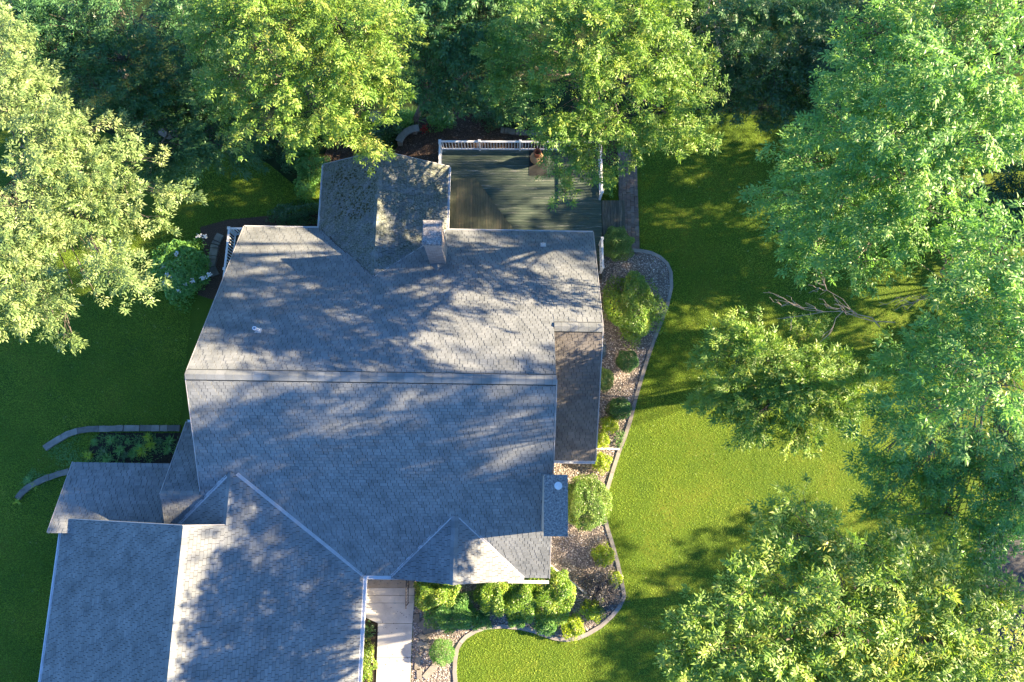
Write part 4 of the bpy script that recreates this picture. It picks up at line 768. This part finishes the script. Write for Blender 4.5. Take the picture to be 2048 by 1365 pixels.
GG = 'shrubs in the gravel bed'
shrub('globe_shrub', 'round bright green globe shrub at the end of the brick path', 1236, 489, 31, 34, 1.25, 'leaf_cedar', 101, .075, .035, 900, .16, .9, group=GG)
shrub('spreading_shrub', 'largest yellow-green spreading shrub in the gravel bed', 1265, 613, 54, 69, 1.15, 'leaf_spirea', 102, .12, .05, 480, .26, .6, group=GG)
shrub('globe_shrub', 'dark clipped globe shrub standing alone below the largest shrub', 1254, 722, 22, 22, .85, 'leaf_box', 103, .055, .028, 1500, .08, .6, group=GG)
shrub('globe_shrub', 'clipped olive globe shrub half hidden by the roof edge', 1208, 760, 18, 22, .8, 'leaf_cedar', 104, .055, .028, 1500, .08, .6, group=GG, spiral=3)
shrub('globe_shrub', 'dark clipped globe shrub touching a small lime shrub at the edging', 1238, 818, 23, 22, .85, 'leaf_box', 105, .055, .028, 1500, .09, .6, group=GG, spiral=3)
LG = 'lime coloured barberry shrubs'
for i, (x, y, r1, lab) in enumerate([(1219, 849, 16, 'lime shrub directly below a dark clipped globe'), (1203, 880, 15, 'lime shrub just above the white downspout extension at the roof edge'), (1203, 923, 18, 'lime shrub just below the white downspout extension'), (1206, 1111, 20, 'round lime shrub alone in gravel below the big swirled shrub'), (1230, 1158, 13, 'smallest lime shrub on the curb above the dark purple bush'), (1187, 1220, 20, 'lime shrub below the dark purple bush'), (1146, 1254, 21, 'lime shrub at the lowest bend of the concrete edging')]):
    shrub('lime_shrub', lab, x, y, r1, r1, .6, 'leaf_lime', 110+i, .085, .045, 620, .25, .7, group=LG)
shrub('swirled_cedar', 'big round pale green shrub with swirled foliage beside the tall chimney', 1172, 1006, 43, 49, 1.9, 'leaf_cedar', 120, .08, .038, 1100, .06, .8, group=GG, spiral=4.2)
shrub('purple_shrub', 'dark purple bush in the gravel beside the lowest lime shrubs', 1205, 1183, 36, 34, .8, 'leaf_purple', 121, .10, .03, 420, .4, 1.2, group=GG)
shrub('dark_weed', 'thin dark purple weed above the dark purple bush', 1168, 1158, 22, 18, .45, 'leaf_purple', 122, .09, .025, 180, .4, 1.2, group=GG)
FB = 'bushes along the front wall'
for i, (x, y, rx, ry, h, m_, lab) in enumerate([(872, 1187, 40, 30, 1.3, 'leaf_spirea', 'bright green front bush next to the entry step'), (903, 1222, 46, 34, 1.2, 'leaf_green', 'darker green front bush nearest the flagstones'), (988, 1190, 32, 36, 1.2, 'leaf_spirea', 'yellow-green front bush below the small entry gable'), (1045, 1195, 38, 42, 1.2, 'leaf_spirea', 'yellow-speckled front bush in the middle of the row'), (1105, 1190, 38, 44, 1.2, 'leaf_spirea', 'yellow-green front bush ending the row beside the diagonal downspout'), (962, 1240, 17, 16, .6, 'leaf_green', 'small round green bush between the two larger front bushes'), (1033, 1236, 17, 15, .55, 'leaf_green', 'small round green bush in front of the yellow-speckled one'), (1092, 1250, 22, 16, .55, 'leaf_green', 'small green bush at the edging left of the lime shrub')]):
    shrub('front_bush', lab, x, y, rx, ry, h, m_, 130+i, .105, .042, 620, .22, .7, cat='bush', group=FB)
shrub('needle_shrub', 'round bluish needle ball shrub alone in the front gravel', 884, 1304, 22, 22, .75, 'leaf_blue', 140, .11, .018, 800, .1, 1.5, group=GG)
shrub('ground_cover', 'low light green ground cover beside the concrete walk', 735, 1325, 15, 34, .3, 'leaf_spirea', 141, .07, .04, 520, .3, .7, cat='plant')
shrub('seedling', 'small green weed growing against the concrete edging', 1240, 870, 9, 10, .22, 'leaf_green', 142, .10, .03, 240, .3, 1.2, cat='plant'); shrub('seedling', 'small green weed by the end of the straight downspout extension', 1238, 888, 8, 8, .2, 'leaf_green', 143, .09, .03, 240, .3, 1.2, cat='plant')
shrub('seedling', 'dark green plant in the narrow soil bed beside the walk', 736, 1262, 11, 12, .3, 'leaf_dark', 144, .12, .04, 260, .3, 1.2, cat='plant')
hy, hc, hr_ = shrub('hydrangea', 'dark leafy shrub with white flower heads beside the pale tree', 365, 541, 56, 60, 1.5, 'leaf_blue', 150, .16, .09, 170, .18, .6)
r = np.random.default_rng(3)
for i, (x, y) in enumerate([(347, 530), (352, 548), (338, 560), (322, 572), (332, 545), (398, 562), (362, 575), (318, 540), (344, 515), (390, 478), (402, 480), (378, 568), (327, 555), (350, 585), (410, 555)]):
    c = W(x+8, y-6, 1.3); u = r.normal(0, .05, (22, 3)); u[:, 2] *= .5; Q = leaflets(c+u, r.normal(0, 1, (22, 3))*[1, 1, .3], np.tile([0, 0, 1.], (22, 1))+r.normal(0, .3, (22, 3)), np.full(22, .09), np.full(22, .075)); leaf_obj('flower_head', Q, np.full(22, .5), 'white_petals', hy)
# garden behind the house and the dark undergrowth
GD = 'garden shrubs in the shade behind the house'
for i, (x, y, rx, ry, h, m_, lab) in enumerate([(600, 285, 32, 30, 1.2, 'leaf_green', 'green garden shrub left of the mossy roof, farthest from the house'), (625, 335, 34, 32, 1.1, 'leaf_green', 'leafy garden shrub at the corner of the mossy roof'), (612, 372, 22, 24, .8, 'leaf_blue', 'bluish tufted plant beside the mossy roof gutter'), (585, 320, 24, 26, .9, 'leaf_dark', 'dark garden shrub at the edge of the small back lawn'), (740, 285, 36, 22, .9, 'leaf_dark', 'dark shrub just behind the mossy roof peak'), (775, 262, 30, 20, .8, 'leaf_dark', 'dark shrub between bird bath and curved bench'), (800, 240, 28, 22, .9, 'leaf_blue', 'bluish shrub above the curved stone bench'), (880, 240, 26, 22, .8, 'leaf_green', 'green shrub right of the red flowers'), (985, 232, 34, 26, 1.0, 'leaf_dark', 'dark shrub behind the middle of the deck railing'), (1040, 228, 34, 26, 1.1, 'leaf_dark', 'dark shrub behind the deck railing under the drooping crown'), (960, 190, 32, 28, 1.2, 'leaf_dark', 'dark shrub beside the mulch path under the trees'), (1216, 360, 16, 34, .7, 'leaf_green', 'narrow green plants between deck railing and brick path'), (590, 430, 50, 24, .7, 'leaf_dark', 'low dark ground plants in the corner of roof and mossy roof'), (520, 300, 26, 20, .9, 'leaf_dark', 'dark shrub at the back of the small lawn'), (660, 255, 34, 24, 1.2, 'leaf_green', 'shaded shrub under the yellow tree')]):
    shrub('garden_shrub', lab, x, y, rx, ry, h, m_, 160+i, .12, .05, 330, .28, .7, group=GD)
def tuft(name, label, px, py, n, L, wdt, mat, seed, flower=None):
    r = np.random.default_rng(seed); c = W(px, py); a = r.uniform(0, 6.28, n); e_ = r.uniform(.3, 1.2, n); d = np.stack([np.cos(a)*np.cos(e_), np.sin(a)*np.cos(e_), np.sin(e_)], 1); root = empty(name, c, label, 'plant')
    Q = leaflets(np.tile(c, (n, 1))+r.normal(0, .03, (n, 3))*[1, 1, 0], d, np.tile([0, 0, 1.], (n, 1)), L*r.uniform(.7, 1.2, n), np.full(n, wdt), .35); leaf_obj('leaves', Q, np.clip(r.normal(.5, .2, n), 0, 1), mat, root)
    if flower:
        u = c+np.array([0, 0, L*.8])+r.normal(0, .1, (40, 3))*[1, 1, .4]; leaf_obj('flowers', leaflets(u, r.normal(0, 1, (40, 3))*[1, 1, .3], np.tile([0, 0, 1.], (40, 1)), np.full(40, .11), np.full(40, .08)), np.full(40, .5), flower, root)
tuft('red_flower_plant', 'red flowering plant beside the curved stone bench', 850, 262, 40, .35, .05, 'leaf_dark', 201, 'red_petals')
tuft('daylily', 'bluish strap-leaved clump above the curved bench', 826, 240, 90, .75, .035, 'leaf_blue', 202); tuft('daylily', 'strap-leaved clump beside the mossy roof gutter', 614, 395, 90, .7, .035, 'leaf_blue', 203)
r = np.random.default_rng(9); BEDP = 'small plants in the left flower bed'
BP = [(190, 885, 'green'), (206, 903, 'dark'), (226, 884, 'blue'), (245, 898, 'blue'), (262, 880, 'green'), (281, 895, 'blue'), (295, 878, 'lime'), (300, 890, 'lime'), (291, 905, 'lime'), (318, 884, 'dark'), (335, 900, 'green'), (250, 914, 'dark'), (272, 912, 'green'), (180, 912, 'lime'), (215, 918, 'green'), (343, 880, 'green')]
ORD = ['leftmost', 'second', 'third', 'fourth', 'fifth', 'sixth', 'seventh', 'eighth', 'ninth', 'tenth', 'eleventh', 'twelfth', 'thirteenth', 'fourteenth', 'fifteenth', 'rightmost']
for i, (x, y, c) in enumerate(sorted(BP)):
    tuft('bedding_plant', ORD[i]+(' of the bedding plants' if i in (0, 15) else ' bedding plant from the left')+' in the dark flower bed, '+{'green': 'green', 'dark': 'dark green', 'blue': 'bluish', 'lime': 'lime green'}[c], x+random.uniform(-5, 5), y+random.uniform(-4, 4), 60, random.uniform(.2, .36), .045, 'leaf_'+c, 210+i)
tuft('seedling', 'lime weed on the edging stones beside the porch roof', 70, 973, 30, .25, .05, 'leaf_lime', 230); tuft('seedling', 'lime weed at the tip of the short stone edging', 38, 1003, 30, .25, .05, 'leaf_lime', 231); tuft('seedling', 'green weed above the short row of edging stones', 60, 960, 30, .3, .05, 'leaf_green', 232)

# ------------------------------------------------------------------ gravel, bark chips, grass
def stones(name, poly, n, s0, s1, mat, seed, z=.012, flatk=.55):
    r = np.random.default_rng(seed); A = np.array([q[:2] for q in poly]); P = r.uniform(A.min(0), A.max(0), (n*4, 2)); P = P[inside(P, A)][:n]; n = len(P)
    base = np.array([(1, 0, 0), (0, 1, 0), (-1, 0, 0), (0, -1, 0), (0, 0, 1)], float); S = r.uniform(s0, s1, (n, 1, 1))*r.uniform(.6, 1.2, (n, 5, 1)); V = base[None]*S*np.array([1, 1, flatk]); a = r.uniform(0, 6.28, n); c, s = np.cos(a), np.sin(a)
    X = V[:, :, 0]*c[:, None]-V[:, :, 1]*s[:, None]; Y = (V[:, :, 0]*s[:, None]+V[:, :, 1]*c[:, None])*.75; V = np.stack([X+P[:, :1], Y+P[:, 1:2], V[:, :, 2]+z+r.uniform(0, .015, (n, 1))], 2)
    F = (np.array([(0, 1, 4), (1, 2, 4), (2, 3, 4), (3, 0, 4)])[None]+np.arange(n)[:, None, None]*5).reshape(-1, 3)
    return tag(mesh_obj(name, V.reshape(-1, 3), F.astype(np.int32), mat, None, np.repeat(np.clip(r.normal(.48, .25, n), 0, 1), 4)), kind='stuff')
o = stones('gravel', gravel_w, 30000, .025, .055, 'gravel_stone', 301); o['label'] = 'pinkish grey gravel filling the bed round the house'; o['category'] = 'gravel'
o = stones('bark_mulch', WP([(640, 345), (655, 290), (690, 270), (790, 300), (830, 250), (880, 215), (905, 160), (940, 140), (965, 215), (1010, 255), (1090, 262), (1240, 270), (1240, 330), (880, 330), (640, 330)]), 9000, .02, .06, 'bark_chip', 302); o['label'] = 'brown bark mulch on the garden path behind the house'; o['category'] = 'mulch'
def grass(areas, n, seed):
    r = np.random.default_rng(seed); P = []
    ws = [abs((b[0]-a[0])*(b[1]-a[1])) for a, b in areas]; tot = sum(ws)
    for (a, b), w in zip(areas, ws):
        A, B = W(*a)[:2], W(*b)[:2]; P.append(r.uniform(np.minimum(A, B), np.maximum(A, B), (int(n*w/tot), 2)))
    P = np.concatenate(P); hs = [hw(u, v, 0)[:2] for u, v in ((UL-.1, VS), (UE, VS), (UE, VN), (UL-.1, VN))]
    ban = [gravel_w, hs, [hw(u, v, 0)[:2] for u, v in ((G0, GS), (G2, GS), (G2, VS), (G0, GN))], WP([(200, 866), (385, 866), (380, 940), (190, 940), (172, 915), (182, 890)]), WP([(400, 455), (455, 440), (660, 420), (660, 480), (470, 560), (425, 600), (395, 590), (410, 520)]), floor_n, WP([(1228, 285), (1281, 285), (1281, 508), (1200, 508)])]
    for b in ban: P = P[~inside(P, b)]
    n = len(P); a = r.uniform(0, 6.28, n); e_ = r.uniform(.15, 1.0, n); L = r.uniform(.04, .085, n); w = r.uniform(.010, .020, n)
    d = np.stack([np.cos(a)*np.cos(e_), np.sin(a)*np.cos(e_), np.sin(e_)], 1); sd = np.stack([-np.sin(a), np.cos(a), 0*a], 1); B = np.concatenate([P, np.zeros((n, 1))], 1)
    V = np.stack([B-sd*w[:, None], B+sd*w[:, None], B+d*L[:, None]], 1)
    patch = np.sin(P[:, 0]*.9+np.sin(P[:, 1]*.7)*2)+np.sin(P[:, 1]*1.3+P[:, 0]*.4)+1.2*np.sin(P[:, 0]*2.3+np.sin(P[:, 1]*3.1))*np.sin(P[:, 1]*2.7+np.sin(P[:, 0]*1.7))
    o = mesh_obj('grass', V.reshape(-1, 3), np.arange(n*3, dtype=np.int32).reshape(n, 3), 'grass_blade', None, np.clip(.42+patch*.11+r.normal(0, .15, n), 0, 1)); tag(o, 'mown green lawn grass round the house', 'grass', kind='stuff')
grass([((-160, 1400), (400, 430)), ((380, 470), (680, 300)), ((1205, 1375), (1830, 230)), ((905, 1375), (1250, 1230))], 350000, 303)

# untidy low weeds in and round the left flower bed
r = np.random.default_rng(77); A = np.array([q[:2] for q in WP([(95, 900), (150, 872), (360, 866), (372, 935), (150, 935), (60, 985), (40, 975), (70, 930)])]); P = r.uniform(A.min(0), A.max(0), (9000, 2)); P = P[inside(P, A)]
keep = (np.sin(P[:, 0]*3.1)+np.sin(P[:, 1]*4.3+P[:, 0])+r.normal(0, .7, len(P))) > .1; P = P[keep]; n = len(P); a = r.uniform(0, 6.28, n); e_ = r.uniform(.2, 1.2, n)
Q = leaflets(np.concatenate([P, np.full((n, 1), .02)], 1), np.stack([np.cos(a)*np.cos(e_), np.sin(a)*np.cos(e_), np.sin(e_)], 1), np.tile([0, 0, 1.], (n, 1)), r.uniform(.07, .2, n), r.uniform(.015, .04, n), .3)
o = leaf_obj('weeds', Q, np.clip(r.normal(.5, .25, n), 0, 1), 'leaf_green', None); tag(o, 'untidy low weeds in and round the left flower bed', 'weeds', kind='stuff')
# fallen leaves scattered over the lawn
r = np.random.default_rng(88); A, B = W(1230, 1360)[:2], W(1750, 260)[:2]; C_, D_ = W(10, 1350)[:2], W(400, 600)[:2]
P = np.concatenate([r.uniform(np.minimum(A, B), np.maximum(A, B), (420, 2)), r.uniform(np.minimum(C_, D_), np.maximum(C_, D_), (150, 2))]); n = len(P); a = r.uniform(0, 6.28, n)
Q = leaflets(np.concatenate([P, np.full((n, 1), .06)], 1), np.stack([np.cos(a), np.sin(a), 0*a+.1], 1), np.tile([0, 0, 1.], (n, 1))+r.normal(0, .3, (n, 3)), r.uniform(.05, .1, n), r.uniform(.03, .05, n), .1)
o = leaf_obj('fallen_leaves', Q, np.clip(r.normal(.8, .2, n), 0, 1), 'leaf_pale', None); tag(o, 'pale fallen leaves scattered over the lawn', 'leaves', kind='stuff')
# leaf bits and twigs lying on the entry slabs
r = np.random.default_rng(91); n = 70; P = np.stack([W(x, y, .06) for x, y in zip(r.uniform(730, 818, n), r.uniform(1210, 1360, n))]); P[:30] = np.stack([W(x, y, .36) for x, y in zip(r.uniform(728, 822, 30), r.uniform(1152, 1174, 30))]); a = r.uniform(0, 6.28, n)
keep = ~inside(P, WP([(715, 1228), (728, 1228), (757, 1246), (750, 1420), (705, 1420)])); P, a = P[keep], a[keep]; n = len(P)
o = leaf_obj('leaf_litter', leaflets(P, np.stack([np.cos(a), np.sin(a), 0*a], 1), np.tile([0, 0, 1.], (n, 1)), r.uniform(.04, .09, n), r.uniform(.025, .05, n), .0), np.full(n, .2), 'leaf_purple', None); tag(o, 'dark leaf bits lying on the concrete entry slabs', 'litter', kind='stuff')
